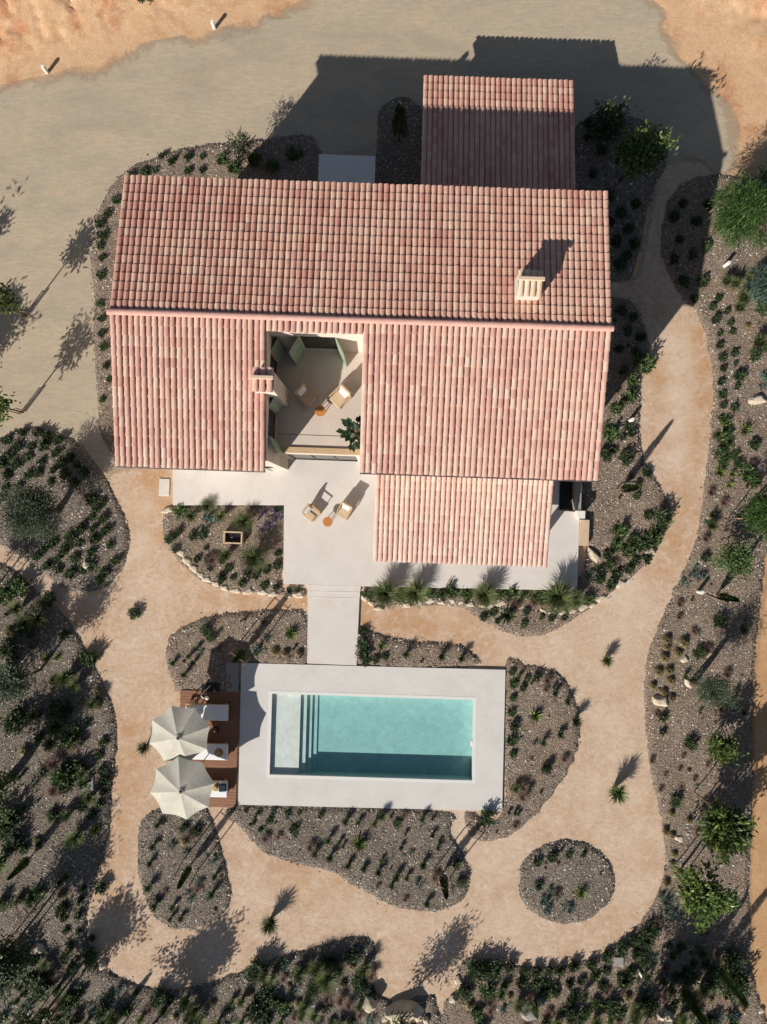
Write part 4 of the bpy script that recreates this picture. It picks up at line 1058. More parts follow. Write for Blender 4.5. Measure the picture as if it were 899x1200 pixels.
put('pink_grass', 88, 872, 'pinkish brown grass cloud beside the round cover', 'grass', s=.95)
put('pink_grass', 66, 925, 'pinkish brown grass cloud in the left bed, lower one', 'grass', s=1.0)
put('palm_star', 42, 918, 'grey fan palm beside the olive trunk at the left edge', 'palm', s=.75)
put('bush', 63, 955, 'dark green bush left of the long cypress shadow', 'bush', s=.6)
for (x, y) in [(rnd.uniform(0, 118), rnd.uniform(745, 1075)) for _ in range(46)] + [(15, 718), (30, 713), (10, 700), (25, 690), (46, 708), (55, 722), (35, 730), (15, 740), (75, 745), (60, 800), (80, 790), (95, 800), (20, 770), (40, 835), (20, 845), (45, 860), (100, 870), (85, 905), (20, 985), (45, 985), (8, 1000), (30, 1050), (10, 1055), (45, 1040)]:
    put(rnd.choice(['shrub', 'grass_dome', 'thin_tuft', 'shrub_mid', 'grass_tuft']), x + rnd.uniform(-4, 4), y + rnd.uniform(-4, 4), 'mixed low plant among tree shadows in the big bed at lower left', 'plant', 'mixed plants at lower left', rnd.uniform(.9, 1.5), name='low_plant')
pts = []
while len(pts) < 125:
    x, y = rnd.uniform(0, 440), rnd.uniform(1112, 1200)
    ylim = 1150 if 110 < x < 300 else (1120 if x >= 300 else 1100)
    if x < 110: ylim = 1095
    if y < ylim + 8 or any((x - a) ** 2 + (y - b) ** 2 < 9.5 ** 2 for a, b in pts): continue
    pts.append((x, y))
for (x, y) in pts:
    k = rnd.choice(['shrub', 'grass_dome', 'big_grass', 'shrub_mid', 'grass_tuft', 'shrub_blue', 'pink_grass', 'bush'])
    put(k, x, y, 'mixed plant in the dense border along the bottom left edge', 'plant', 'mixed plants in the bottom left border', rnd.uniform(.7, 1.1) * (.6 if k in ('big_grass', 'pink_grass') else 1), name='border_plant')
put('shrub_blue', 422, 1112, 'blue grey bush at the tip of the bottom bed where the path splits', 'bush', s=1.1)
put('bush', 414, 1118, 'dark bush at the tip of the bottom bed where the path splits', 'bush', s=.9)
put('big_grass', 372, 1128, 'dark spiky grass clump throwing shade on the bottom path, right one', 'grass', s=.9)
put('bush', 352, 1140, 'green bush left of the spiky grass at the bottom bed', 'bush', s=1.0)
put('big_grass', 385, 1138, 'dark spiky grass clump in the middle of the bottom bed', 'grass', s=.95)
# -- right bed, top part
many('shrub', [(843, 351), (834, 361), (838, 375), (851, 366), (855, 380), (857, 390), (843, 391, .8), (843, 406, .8), (861, 413), (846, 420, .9), (847, 431, .9), (862, 428, .7), (866, 440, 1.2), (846, 448), (864, 454), (847, 464), (846, 476), (860, 478), (844, 489, .8)],
     'small dark green shrub in the rows right of the widest part of the path', 'shrub', 'shrub rows right of the path', .85)
many('shrub_mid', [(850, 494), (853, 503, .9), (845, 512), (855, 510, .9), (853, 524, .8), (842, 531, .9), (846, 540), (860, 536, .9), (865, 545, .8)], 'leafy green plant in the cluster right of the path beside the cypress shadow', 'plant', 'leafy cluster right of the path', .8)
put('agave', 871, 505, 'yellow green yucca with long leaves right of the leafy cluster', 'yucca', s=1.1)
put('agave', 843, 553, 'light green yucca at the lower left of the leafy cluster', 'yucca', s=.8)
put('agave', 857, 556, 'light green yucca at the bottom of the leafy cluster', 'yucca', s=.8)
put('agave', 854, 569, 'small lime green yucca below the leafy cluster', 'yucca', s=.55)
put('shrub', 883, 522, 'small dark shrub between the yucca and the tree shade at right', 'shrub', s=1.0)
put('shrub_mid', 875, 555, 'leafy green bush left of the tree shade at the right edge', 'shrub', s=1.2)
put('shrub_mid', 884, 565, 'leafy green bush below another one near the right edge', 'shrub', s=1.0)
put('pink_grass', 834, 577, 'brown tuft with a yellow fringe near the narrow path', 'grass', s=.45)
put('pink_grass', 848, 588, 'brownish tuft right of the one with a yellow fringe', 'grass', s=.45)
put('agave', 834, 604, 'yellow green yucca in the upper pair beside the narrow path', 'yucca', s=.8)
put('big_grass', 832, 614, 'yellow green grass sweep beside the narrow path', 'grass', s=.5)
put('pink_grass', 826, 632, 'brown round tuft between the yellow grass and the young tree', 'grass', s=.5)
put('bush', 826, 654, 'small dark bush left of the young tree by the bollard', 'bush', s=.55)
many('shrub_blue', [(810, 672), (803, 684), (820, 677, 1.1), (816, 666, .7)], 'blue grey plant in the group left of the white bollard by the lower path', 'plant', 'blue plants by the bollard', .75)
many('grass_tuft', [(847, 333), (857, 335), (868, 350), (863, 362), (875, 328), (885, 323)], 'green arching grass below the feathery tree on the right', 'grass', 'grasses below the feathery tree', 1.0)
put('shrub_mid', 893, 360, 'leafy dark shrub cut by the right edge below the feathery tree', 'shrub', s=1.2)
put('grass_dome', 877, 382, 'small dry tuft right of the shrub rows', 'grass', s=.9)
put('grass_tuft', 884, 404, 'yellow green grass right of the shrub rows', 'grass', s=1.2)
put('bush', 883, 418, 'dark green round bush under the yellow grass at right', 'bush', s=.62)
put('shrub_mid', 897, 405, 'leafy shrub at the right edge beside the yellow grass', 'shrub', s=.8)
put('shrub_blue', 893, 447, 'blue green shrub above the white rock at the right edge', 'shrub', s=1.3)
# -- right bed, middle
many('grass_dome', [(780, 758), (800, 753), (794, 765), (778, 769), (783, 785), (771, 787), (784, 798), (765, 804), (778, 812), (786, 816), (782, 749)], 'brown and olive grass mound in the group around the big white boulder', 'grass', 'grass mounds around the white boulder', 1.25)
put('bush', 820, 764, 'dark round bush between two pale stones in the right bed', 'bush', s=.75)
put('bush', 825, 812, 'dark blue green round bush by the leaning olive trunk', 'bush', s=.8)
many('shrub', [(776, 840), (776, 857)], 'small dark shrub below the big white boulder', 'shrub', 'two shrubs below the boulder', .9)
put('bush', 808, 870, 'dark round bush left of the bright young tree', 'bush', s=.65)
put('bush', 844, 727, 'dark bush in the middle of the right bed above the olive shade', 'bush', s=.7)
put('big_grass', 869, 738, 'olive green grass clump near the orange track', 'grass', s=.55)
many('pink_grass', [(795, 722), (812, 740), (797, 708), (830, 760, 1.2), (850, 790, 1.4), (860, 810, 1.3), (845, 830, 1.0)], 'pale brownish grass haze over the gravel in the right bed', 'grass', 'brown grasses in the right bed', .45)
put('bush', 792, 936, 'dark bush by itself near the path in the lower right bed', 'bush', s=.62)
many('grass_dome', [(786, 953), (807, 960), (779, 973), (787, 978), (791, 1001), (781, 1033), (789, 1010, .7)], 'brown half shaded grass mound near the white stone in the lower right bed', 'grass', 'grass mounds near the small white stone', 1.15)
many('drytuft' if 'drytuft' in MESH else 'pink_grass', [(797, 902), (780, 907), (815, 912), (765, 890), (775, 925), (800, 885), (828, 895)], 'faint dry tuft on the gravel of the lower right bed', 'grass', 'dry tufts in the lower right bed', .35)
many('shrub_blue', [(776, 1052), (784, 1058), (790, 1072), (778, 1064), (786, 1048)], 'blue flowering low shrub in the patch left of the broad leaved tree', 'shrub', 'blue shrubs at the lower right', .9)
# -- bottom right rows
many('shrub', [(613, 1138), (629, 1138), (644, 1138), (657, 1137), (673, 1132), (693, 1128), (712, 1119), (728, 1110), (741, 1102), (755, 1092), (766, 1090), (763, 1080), (596, 1133)], 'round dark green shrub in the upper row along the bottom right path', 'shrub', 'upper shrub row at the bottom right', 1.08)
many('shrub', [(682, 1148), (667, 1152), (652, 1153), (697, 1144), (711, 1137), (707, 1154), (612, 1151), (625, 1151), (640, 1150), (744, 1118), (756, 1102), (726, 1143), (736, 1150), (729, 1150), (740, 1138)], 'round dark green shrub in the lower row along the bottom right path', 'shrub', 'lower shrub row at the bottom right', 1.05)
put('bush', 560, 1134, 'dark bush right of the tree shade at the bottom path edge', 'bush', s=1.1)
put('shrub_mid', 556, 1142, 'light leafy plant among dark bushes at the bottom', 'plant', s=.9)
put('bush', 578, 1132, 'wide dark bush at the start of the bottom shrub rows', 'bush', s=1.0)
put('agave', 592, 1152, 'pale green yucca below the start of the shrub rows', 'yucca', s=.8)
pts = []
while len(pts) < 85:
    x, y = rnd.uniform(540, 872), rnd.uniform(1105, 1200)
    lim = 1158 if x < 720 else 1150 if x < 745 else 1100
    if y < lim or any((x - a) ** 2 + (y - b) ** 2 < 10.5 ** 2 for a, b in pts): continue
    pts.append((x, y))
for (x, y) in pts:
    k = rnd.choice(['shrub', 'grass_dome', 'big_grass', 'shrub_mid', 'grass_tuft', 'shrub_blue', 'pink_grass', 'bush'])
    put(k, x, y, 'mixed plant in the dense border along the bottom right edge', 'plant', 'mixed plants in the bottom right border', rnd.uniform(.7, 1.1) * (.6 if k in ('big_grass', 'pink_grass') else 1), name='border_plant')
put('palm_star', 816, 1108, 'pale star shaped fan palm in the deep tree shade at bottom right', 'palm', s=1.2)

NAMES_ = {'pool_front': ('below the pool', 42), 'left_island': ('below the parasols', 20), 'pool_right': ('right of the pool', 26), 'round': ('of the round island', 14), 'deck_rear': ('above the timber deck', 16), 'house_right': ('right of the villa', 30), 'right': ('along the orange track side', 60), 'pool_rear': ('at the walkway foot', 6)}
for key, (ph, nn) in NAMES_.items():
    A = np.array([tuple(p) for p in BED_POLY[key]]); lo = np.maximum(A.min(0), (-18, -23)); hi = np.minimum(A.max(0), (18, 12)); k = 0
    while k < nn:
        q = (rnd.uniform(lo[0], hi[0]), rnd.uniform(lo[1], hi[1]))
        if not inside([q], BED_POLY[key])[0] or seg_dist([q], BED_POLY[key])[0] < .35: continue
        X, Y = 450 + q[0] * 25, 600 - q[1] * 25
        if X < 716 and Y < 690 and key == 'house_right': continue
        k += 1
        put(rnd.choice(['pink_grass', 'grass_dome', 'thin_tuft', 'grass_tuft', 'shrub_blue']), X, Y, 'faint small tuft sprouting from the gravel in the bed ' + ph, 'tuft', 'faint tufts in the bed ' + ph, rnd.uniform(.3, .6), name='dry_tuft')
# ------------------------------------------------------------------ trees
def tree(x, y, label, h=2.6, cr=.95, ch=1.0, tr=.045, crown_z=None, mat='bright', nc=46, nl=26, ll=.15, lw=.075, lean=(0, 0), name='tree', cat='tree', group=None, clump=.42, droop=0, shell=.5, bark='bark'):
    p = W(x, y, .1)
    e = empty(name, (p[0], p[1], .06)); tag(e, label, cat, group)
    cz = crown_z or h - ch * .8
    t = m_trunk(cz, tr, lean, 6, cr * .7).build('trunk', M[bark], e, smooth=True)
    mb = MB(); clumps(mb, lean[0], lean[1], cz + ch * .15, cr, ch, nc, nl, ll, lw, clump, droop, shell)
    mb.build('crown', M[mat], e)
    return e
def stakes(x, y, label, h=1.9, w=.35, n=2, ang=.9, group='tree stakes', lean=.0, bar=True, z=.05):
    p = W(x, y, .1); mb = MB()
    a = [ang + k * 2 * math.pi / n for k in range(n)]
    P = []
    for t in a:
        b = Vector((math.cos(t) * w, math.sin(t) * w, -.1)); u = Vector((math.cos(t) * w * .95, math.sin(t) * w * .95, h)); P.append((b, u))
        mb.tube([b, u], .028, 7)
    if bar:
        for k in range(n if n > 2 else 1):
            b0, u0 = P[k]; b1, u1 = P[(k + 1) % n]
            mb.tube([b0.lerp(u0, .93) + Vector((0, .034, 0)), b1.lerp(u1, .93) + Vector((0, .034, 0))], .016, 6)
    o = mb.build('tree_stake', M['stake'], None, smooth=True, loc=(p[0], p[1], z)); tag(o, label, 'stakes', None)
    return o
def cypress(x, y, label, h=2.1, r=.2, grp=None, st=None, ang=.65):
    p = W(x, y, .1); e = empty('cypress', (p[0], p[1], .07)); tag(e, label, 'tree', grp)
    m_trunk(h * .5, .03, (0, 0), 0).build('trunk', M['bark'], e)
    m_cypress(h, r).build('crown', M['cypress'], e)
    if st: stakes(x, y, st, h * .78, .42, 2, ang)
cypress(728, 573, 'slim cypress in the bed right of the villa with a long shadow across the path', 2.25, .2)
stakes(733, 572, 'low wooden stakes with a crossbar at the foot of the cypress right of the villa', .3, .42, 2, .15)
cypress(287, 763, 'slim cypress standing between the walkway bed plants and the grey stone slab', 2.2, .2, None, 'pair of wooden stakes beside the cypress above the pool deck', -.65)
cypress(225, 1012, 'slim cypress in the island bed under the lower parasol', 2.1, .18, None, 'pair of wooden stakes beside the cypress below the parasols', -.65)
cypress(519, 1022, 'slim cypress at the right tip of the bed below the pool', 2.15, .2, None, 'pair of wooden stakes beside the cypress below the pool', -.5)
cypress(38, 1003, 'long slim cypress leaning into its own shadow in the lower left bed', 2.0, .19)
cypress(112, 1226, 'cypress just beyond the lower frame whose shadow crosses the bottom left border', 2.4, .22, None, 'stakes of the cypress at the bottom left frame edge', -.65)
cypress(838, 1127, 'dark cypress in the lower right corner, upper one', 2.9, .26)
cypress(797, 1152, 'dark cypress in the lower right corner, lower one', 3.0, .26)
cypress(468, 166, 'cypress behind the main roof whose tip catches the sun', 3.0, .42)
cypress(840, 697, 'slim cypress leaning behind the white bollard in the right bed', 2.0, .18)
# young trees on the left road edge
for (x, y, lb) in [(30, 369, 'young tree at the left road edge, upper of the two in view'), (26, 483, 'young tree at the left road edge, lower of the two in view'), (-72, 352, 'young tree beyond the left frame edge with only its shade in view')]:
    tree(x, y, lb, 3.2, .62, .85, .035, 2.15, 'bright', 17, 17, .17, .07, name='young_tree', group='young trees by the road', clump=.36)
    stakes(x, y, 'wooden support around the ' + lb[:40].replace(' at the left road', ' by the left road') if False else 'short wooden stake at the foot of the ' + ('upper' if y == 369 else 'lower' if y == 483 else 'hidden') + ' young tree by the road', .9, .16, 2, .4, z=.0)
tree(-78, 462, 'dense rounded tree added out of view beyond the left edge to shade the road', 3.2, 1.25, 1.3, .08, 1.9, 'olive', 120, 40, .16, .07, name='added_shade_tree')  # unseen tree added for its shade, standing in for an unknown object
tree(69, 598, 'grey green olive tree with a thick trunk in the left bed', 2.7, 1.0, .85, .13, 1.75, 'olive', 90, 60, .11, .03, lean=(-.45, -.1), name='olive_tree', clump=.5, shell=.25)
tree(-8, 818, 'staked tree at the left frame edge throwing three thin shadows', 3.4, 1.25, 1.0, .05, 2.3, 'shrub2', 60, 34, .12, .04, name='staked_tree')
stakes(-8, 818, 'long stakes of the tree at the left frame edge', 2.2, .4, 2, -.65)
tree(48, 785, 'bushy tree with green fuzzy crown in the left bed above the round cover', 3.0, .8, .8, .05, 2.2, 'olive', 46, 34, .12, .035, lean=(-.15, 0), name='bushy_tree')
tree(-22, 712, 'staked tree beyond the left edge near the narrow path', 3.0, 1.0, .9, .04, 2.3, 'olive', 46, 34, .11, .03, name='staked_tree')
stakes(-22, 712, 'long stakes near the narrow path at the left frame edge', 2.2, .38, 2, -.65)
tree(14, 910, 'old olive tree with a heavy trunk at the left frame edge', 3.2, 1.15, .95, .17, 2.2, 'bright', 60, 36, .14, .05, name='olive_tree')
tree(27, 1094, 'staked dense tree in the lower left corner', 3.0, 1.15, .9, .05, 2.3, 'shrub', 70, 34, .14, .05, name='staked_tree')
stakes(27, 1094, 'pair of stakes holding the dense tree in the lower left corner', 2.1, .3, 2, -.65)
tree(60, 1178, 'leafy tree at the bottom left with its crown shade on the path', 3.3, 1.15, 1.0, .05, 2.35, 'bright', 56, 30, .15, .065, name='leafy_tree')
stakes(60, 1178, 'pair of stakes under the leafy tree at the bottom left', 2.1, .3, 2, -.65)
tree(168, 1216, 'leafy tree below the frame with a wide crown shade on the path', 3.4, 1.2, 1.25, .06, 2.4, 'bright', 74, 30, .15, .065, name='leafy_tree')
tree(470, 1184, 'small tree below the frame whose lacy shade lies on the bottom path', 2.8, .75, 1.0, .05, 1.7, 'bright', 36, 26, .14, .05, name='leafy_tree', lean=(.1, 0))
# right side trees
tree(836, 274, 'feathery bright green tree at the right edge beyond the house shadow', 3.0, 1.5, .9, .08, 2.2, 'feather', 62, 70, .24, .022, lean=(.4, .1), name='feathery_tree', clump=.42, droop=.25, shell=.2)
stakes(836, 262, 'three pale stakes under the feathery tree', 1.6, .5, 3, .3, bar=False)
tree(884, 345, 'low feathery conifer below the feathery tree at the right edge', 1.6, .7, .6, .05, 1.1, 'bluegreen', 40, 40, .2, .025, name='conifer', droop=.2, shell=.2)
tree(868, 603, 'fuzzy pine like tree at the right edge with pale stakes', 2.6, .95, .7, .05, 1.9, 'feather', 70, 50, .18, .028, lean=(.35, 0), name='young_pine', clump=.45, shell=.2)
stakes(864, 612, 'pale stakes under the fuzzy tree at the right edge', 1.3, .45, 3, .6, bar=False)
tree(846, 652, 'young olive green tree beside the narrow path on the right', 1.8, .68, .6, .04, 1.2, 'shrub2', 40, 26, .12, .05, lean=(.1, 0), name='young_tree')
tree(811, 800, 'small olive tree with a thick dark trunk shadow among pale stones', 2.6, .75, .65, .15, 1.9, 'olive', 40, 40, .10, .024, lean=(.15, .1), name='olive_tree', shell=.25)
tree(833, 866, 'bright green young tree in the right bed beside the dark round bush', 1.7, .55, .5, .035, 1.1, 'bright', 34, 24, .12, .06, name='young_tree')
tree(825, 945, 'broad leaved bright tree beside the orange track, upper one', 2.9, 1.1, .8, .06, 2.2, 'bright', 44, 30, .24, .075, name='broad_leaved_tree', clump=.34, shell=.35)
stakes(820, 932, 'pair of stakes beside the upper broad leaved tree', 2.0, .3, 2, -.65)
tree(797, 1018, 'broad leaved bright tree in the lower right bed, lower one', 2.9, 1.0, .8, .06, 2.2, 'bright', 40, 30, .22, .075, name='broad_leaved_tree', clump=.34, shell=.35)
stakes(797, 1018, 'pair of stakes beside the lower broad leaved tree', 2.0, .3, 2, -.65)
tree(742, 1204, 'dense tree below the frame shading the lower right corner', 3.2, 1.35, 1.1, .06, 2.5, 'shrub', 110, 34, .16, .06, name='dense_tree')
stakes(742, 1204, 'pair of stakes below the dense tree at the lower right', 2.1, .3, 2, -.65)
tree(930, 880, 'tree beyond the right frame edge', 2.4, 1.0, .8, .05, 1.8, 'bright', 60, 28, .18, .07, name='broad_leaved_tree')
tree(727, 212, 'rounded tree behind the villa whose top rises out of the house shadow', 3.4, .9, .9, .07, 2.45, 'bright', 70, 30, .17, .07, name='leafy_tree')
tree(700, 170, 'dark small tree in the house shadow beside the rear annex', 2.2, .6, .6, .05, 1.6, 'shrub', 46, 26, .15, .06, name='shaded_tree')
tree(895, 232, 'tree at the right edge above the feathery tree', 2.6, .9, .8, .05, 2.0, 'feather', 50, 40, .2, .03, name='feathery_tree')
tree(292, 190, 'small leafy tree behind the roof at the left end of the house shadow', 2.0, .42, .5, .04, 1.4, 'shrub', 10, 18, .2, .03, name='shaded_tree')

# terrace plant
e = empty('ficus_plant', tuple(L(-1.22, 3.12, TZ + .006)), HROT); tag(e, 'big leaved dark green pot plant in the corner of the upper terrace', 'pot plant')
mb = MB(); mb.tube([(0, 0, 0), (0, 0, .42)], [.15, .2], 20); mb.build('pot', M['terracotta'], e)
mb = MB()
for k in range(6):
    t = k * 1.1; mb.tube([(0, 0, .4), (math.cos(t) * .12, math.sin(t) * .12, .75), (math.cos(t) * .32, math.sin(t) * .32, 1.1 + .1 * (k % 3))], [.018, .014, .008], 5)
mb.build('stem', M['bark'], e)
mb = MB()
for k in range(60):
    t = k * 2.4; r = rnd.uniform(.0, .46); z = rnd.uniform(.65, 1.35)
    leaf(mb, (math.cos(t) * r, math.sin(t) * r, z), (math.cos(t + .3), math.sin(t + .3), rnd.uniform(-.25, .45)), rnd.uniform(.26, .40), rnd.uniform(.17, .24), 0, .06)
mb.build('foliage', M['darkleaf'], e)

for (x, y, k, s, lb) in [(25, 842, 'bush', 1.7, 'large dark green bush left of the round cover'), (12, 960, 'bush', 1.9, 'large bush with lit leaves at the left edge under the olive'), (20, 985, 'bush', 1.2, 'dark bush at the left edge above the slim cypress'),
                        (35, 735, 'bush', 1.6, 'dark bush in the tree shade right of the narrow path mouth'), (12, 760, 'bush', 1.3, 'dark bush at the left edge in tree shade'), (60, 700, 'bush', 1.1, 'dark bush touching the narrow path edge at left'),
                        (18, 1130, 'bush', 2.0, 'large green bush in the lower left corner'), (50, 1150, 'bush', 1.6, 'grey green bush below the pinkish boulder'), (855, 1150, 'bush', 1.8, 'grey green bush beside the orange track at bottom right'), (858, 1120, 'bush', 1.5, 'dark green bush beside the orange track above the corner')]:
    put(k, x, y, lb, 'bush', s=s)
# ------------------------------------------------------------------ rocks
def rock_mesh(seed, sx, sy, sz):
    bm = bmesh.new(); bmesh.ops.create_icosphere(bm, subdivisions=3, radius=1)
    for v in bm.verts:
        d = v.co.normalized()
        r = 1 + .28 * noise.noise(d * 1.3 + Vector((seed, 0, 0))) + .14 * noise.noise(d * 3 + Vector((0, seed, 0))) + .05 * noise.noise(d * 7 + Vector((0, 0, seed)))
        c = d * r
        for ax in (Vector((.8, .3, .5)), Vector((-.5, .7, .5)), Vector((.1, -.9, .4)), Vector((0, 0, 1))):
            ax = ax.normalized(); q = c.dot(ax); lim = .72
            if q > lim: c -= ax * (q - lim) * .85
        v.co = Vector((c.x * sx, c.y * sy, c.z * sz))
    me = bpy.data.meshes.new('boulder'); bm.to_mesh(me); bm.free(); me.materials.append(M['rock'])
    return me
def rock(x, y, rx, ry, ang, label, group=None, hz=.5, z=.06, mat=None, name='boulder'):
    rx *= .92; ry *= .92; ang += rnd.uniform(-.25, .25)
    h = min(rx, ry) / 25 * hz * 1.5; p = W(x, y, z + h * .6)
    me = rock_mesh(rnd.uniform(0, 50), rx / 25, ry / 25, h)
    if mat: me.materials[0] = M[mat]
    o = bpy.data.objects.new(name, me); COL.objects.link(o); o.location = (p[0], p[1], z + h * .25); o.rotation_euler = (0, 0, ang)
    return tag(o, label, 'rock', group)
edgeL = [(197, 598, 8, 4, 0), (213, 648, 7, 5, -.6), (220, 658, 9, 5, -.7), (228, 666, 7, 5, -.6), (236, 674, 6, 4, -.6), (243, 679, 7, 4, -.3), (254, 684, 6, 4, -.3), (264, 689, 6, 4, -.2), (277, 692, 8, 4, -.1), (292, 693, 8, 4.5, 0), (308, 694, 7, 4, -.1), (321, 696, 7, 4, -.1), (351, 697, 8, 5, 0), (338, 698, 5, 3.5, 0)]
for i, (x, y, a, b, t) in enumerate(edgeL):
    rock(x, y, a, b, t, 'cream limestone in the curved rock edging left of the walkway', 'limestone edging left of the walkway')
edgeR = [(425, 688, 4, 6, 0), (433, 694, 3, 5, .3), (428, 701, 5, 4, -.6), (436, 707, 5, 3.5, -.6), (444, 713, 7, 3, -.1), (478, 709, 6, 4, -.4), (492, 706, 5, 4, .4), (505, 704, 7, 4, 0), (518, 706, 6, 3, -.2), (531, 704, 5, 3.5, -.4), (541, 706, 4, 3, 0), (552, 708, 7, 4, -.4), (567, 710, 5, 3, 0), (576, 710, 6, 3.5, .3), (588, 707, 9, 4.5, 0), (600, 711, 7, 3, -.2), (613, 712, 6, 3, 0), (638, 716, 6, 3, -.4), (648, 718, 6, 3.5, 0), (661, 718, 7, 4, .2), (672, 716, 6, 3.5, .2), (685, 711, 8, 5, .3), (696, 709, 5, 3.5, .4), (706, 701, 8, 4, .5)]
for i, (x, y, a, b, t) in enumerate(edgeR):
    rock(x, y, a, b, t, 'cream limestone in the rock edging in front of the porch grasses', 'limestone edging before the porch')
rock(728, 684, 8, 4.5, .3, 'pale boulder at the path edge below the shrubs right of the patio')
rock(763, 646, 8, 6, .1, 'pale pinkish boulder at the bend of the right path')
rock(697, 651, 5, 12, .45, 'long white boulder standing beside the planter box', hz=.8)
rock(776, 822, 11, 8, -.35, 'biggest white boulder beside the path in the right bed', hz=.7)
rock(803, 773, 6, 5, 0, 'roundish pale stone left of the dark bush in the right bed')
rock(831, 765, 5, 6, .4, 'pale stone right of the dark bush in the right bed')
rock(808, 801, 5, 9, .7, 'pale weathered stone at the foot of the small olive tree')
rock(797, 983, 7, 5, -.6, 'small white jagged stone in the lower right bed')
rock(889, 468, 12, 7, .3, 'white jagged rock at the right frame edge', hz=.6)
rock(102, 662, 6, 7, .4, 'white stone among shrubs in the lower left bed', hz=.8)
rock(44, 1113, 9, 7, .1, 'pinkish boulder near the lower left corner', hz=.8)
rock(120, 1132, 5, 6, .5, 'small cream stone at the path edge in the lower left')
rock(782, 1192, 11, 7, .1, 'big pale boulder at the bottom edge under the dark tree', hz=.9)
rock(622, 1188, 11, 11, .3, 'grey shaded boulder at the bottom edge right of the path end', hz=.8, mat='greystone')
rock(633, 1177, 7, 8, .3, 'smaller grey stone leaning on the shaded boulder at the bottom', hz=.8, mat='greystone')
rock(434, 1178, 10, 11, .3, 'round grey brown boulder left of the rock pile at the bottom', hz=1.0)
rock(475, 1188, 26, 11, -.05, 'wide weathered rock at the bottom edge below the path', hz=.9, mat='rock')
for (x, y) in [(452, 1193), (462, 1197), (470, 1194), (480, 1199), (491, 1193), (500, 1195)]:
    rock(x, y + 2, 5, 4, rnd.uniform(0, 3), 'small cream stone in the pile at the bottom edge', 'stone pile at the bottom edge', z=.2)
rock(538, 1150, 5, 6, .2, 'buff stone at the right corner of the path end at the bottom')
rock(531, 1172, 5, 5, .2, 'low buff stone beside the path end at the bottom')
rock(20, 1112, 7, 5, .2, 'weathered stone half under leaves at lower left')
rock(893, 1185, 0.1 + 5, 4, .2, 'small earth clod at the bottom right on the track')
rock(257, 618, 4, 3, .2, 'small pale stone at the upper left corner of the trough')
# round covers
def disc(x, y, r, label, mat):
    p = W(x, y, .12); mb = MB(); mb.cyl(0, 0, 0, .05, r, 28); mb.cyl(0, 0, .0505, .065, r * .8, 28); mb.cyl(0, 0, .066, .09, r * .14, 12)
    tag(mb.build('round_cover', M[mat], None, smooth=False, bevel=.006, loc=(p[0], p[1], .1)), label, 'cover')
disc(71, 848, .30, 'round grey cover with a bright centre in the left bed', 'greymetal')
disc(802, 1139, .30, 'round greyish cover in the deep shade at bottom right', 'greystone')

# bollard lights
def bollard(x, y, label, h=.46, z=0.02):
    p = W(x, y, z); e = empty('bollard_light', (p[0], p[1], z)); tag(e, label, 'bollard light', 'white bollard lights')
    mb = MB(); mb.cyl(0, 0, 0, h * .72, .085, 18); mb.build('post', M['whitepaint'], e, smooth=False, bevel=.004)
    mb = MB(); mb.cyl(0, 0, h * .7205, h * .82, .06, 18); mb.build('lens', M['greymetal'], e)
    mb = MB(); mb.cyl(0, 0, h * .8205, h, .095, 18, .085); mb.build('cap', M['whitepaint'], e, bevel=.008)
bollard(56, 85, 'white bollard light at the foot of the orange bank, left one')
bollard(252, 33, 'white bollard light at the foot of the orange bank, right one')
bollard(738, 493, 'white bollard light in the bed right of the main roof', z=.08)
bollard(818, 693, 'white bollard light in the bed right of the narrow path', .5, z=.08)
bollard(849, 312, 'white bollard light below the feathery tree', .5, z=.08)
bollard(138, 412, 'white bollard light tucked beside the left verge of the roof', .4, z=.08)
# small boxes in beds
def lid(x0, x1, y0, y1, label, mat='greystone', rot=0, z=.16):
    c = W((x0 + x1) / 2, (y0 + y1) / 2, z); w = (x1 - x0) / 50; d = (y1 - y0) / 50
    e = empty('valve_box', (c[0], c[1], .06), rot); tag(e, label, 'valve box')
    mb = MB(); mb.box(-w, w, -d, d, 0, z - .06); mb.build('body', M[mat], e, bevel=.01)
    mb = MB(); mb.box(-w * .85, w * .85, -d * .85, d * .85, z - .058, z - .03); mb.build('lid', M['greystone'], e, bevel=.006)
lid(720, 732, 1121, 1132, 'square grey valve box between the bottom shrub rows')
lid(97, 111, 909, 926, 'square valve box with a white rim left of the shrub row', rot=.1)
p = W(751, 1141, .2); mb = MB(); mb.tube([(-.1, .2, 0), (.08, -.18, .02)], .05, 10)
tag(mb.build('pipe_stub', M['whitepaint'], None, smooth=True, loc=(p[0], p[1], .16)), 'short white pipe lying among the plants at bottom right', 'pipe')
# irrigation hose by the bollard, pale sticks
p = W(840, 702, .1); mb = MB(); mb.tube([(-.5, .22, 0), (0, 0, .02), (.55, -.2, 0)], .02, 6)
tag(mb.build('garden_cane', M['stake'], None, smooth=True, loc=(p[0], p[1], .14)), 'thin pale cane lying from the bollard to the slim cypress', 'cane')
# framed trough
p = W(273.5, 630, .45); e = empty('water_trough', (p[0], p[1], .08), HROT); tag(e, 'small rectangular trough with a cream rim in the bed left of the patio', 'trough')
mb = MB()
for (x0, x1, y0, y1) in ((-.44, .44, .22, .29), (-.44, .44, -.29, -.22), (-.44, -.37, -.22, .22), (.37, .44, -.22, .22)): mb.box(x0, x1, y0, y1, 0, .38)
mb.build('rim', M['cap'], e, bevel=.01)
mb = MB(); mb.box(-.37, .37, -.22, .22, 0, .2); mb.build('bottom', M['black'], e)
mb = MB(); mb.tube([(-.1, 0, .2), (-.1, 0, .34), (.02, .02, .34)], .018, 8); mb.build('spout', M['greymetal'], e, smooth=True)

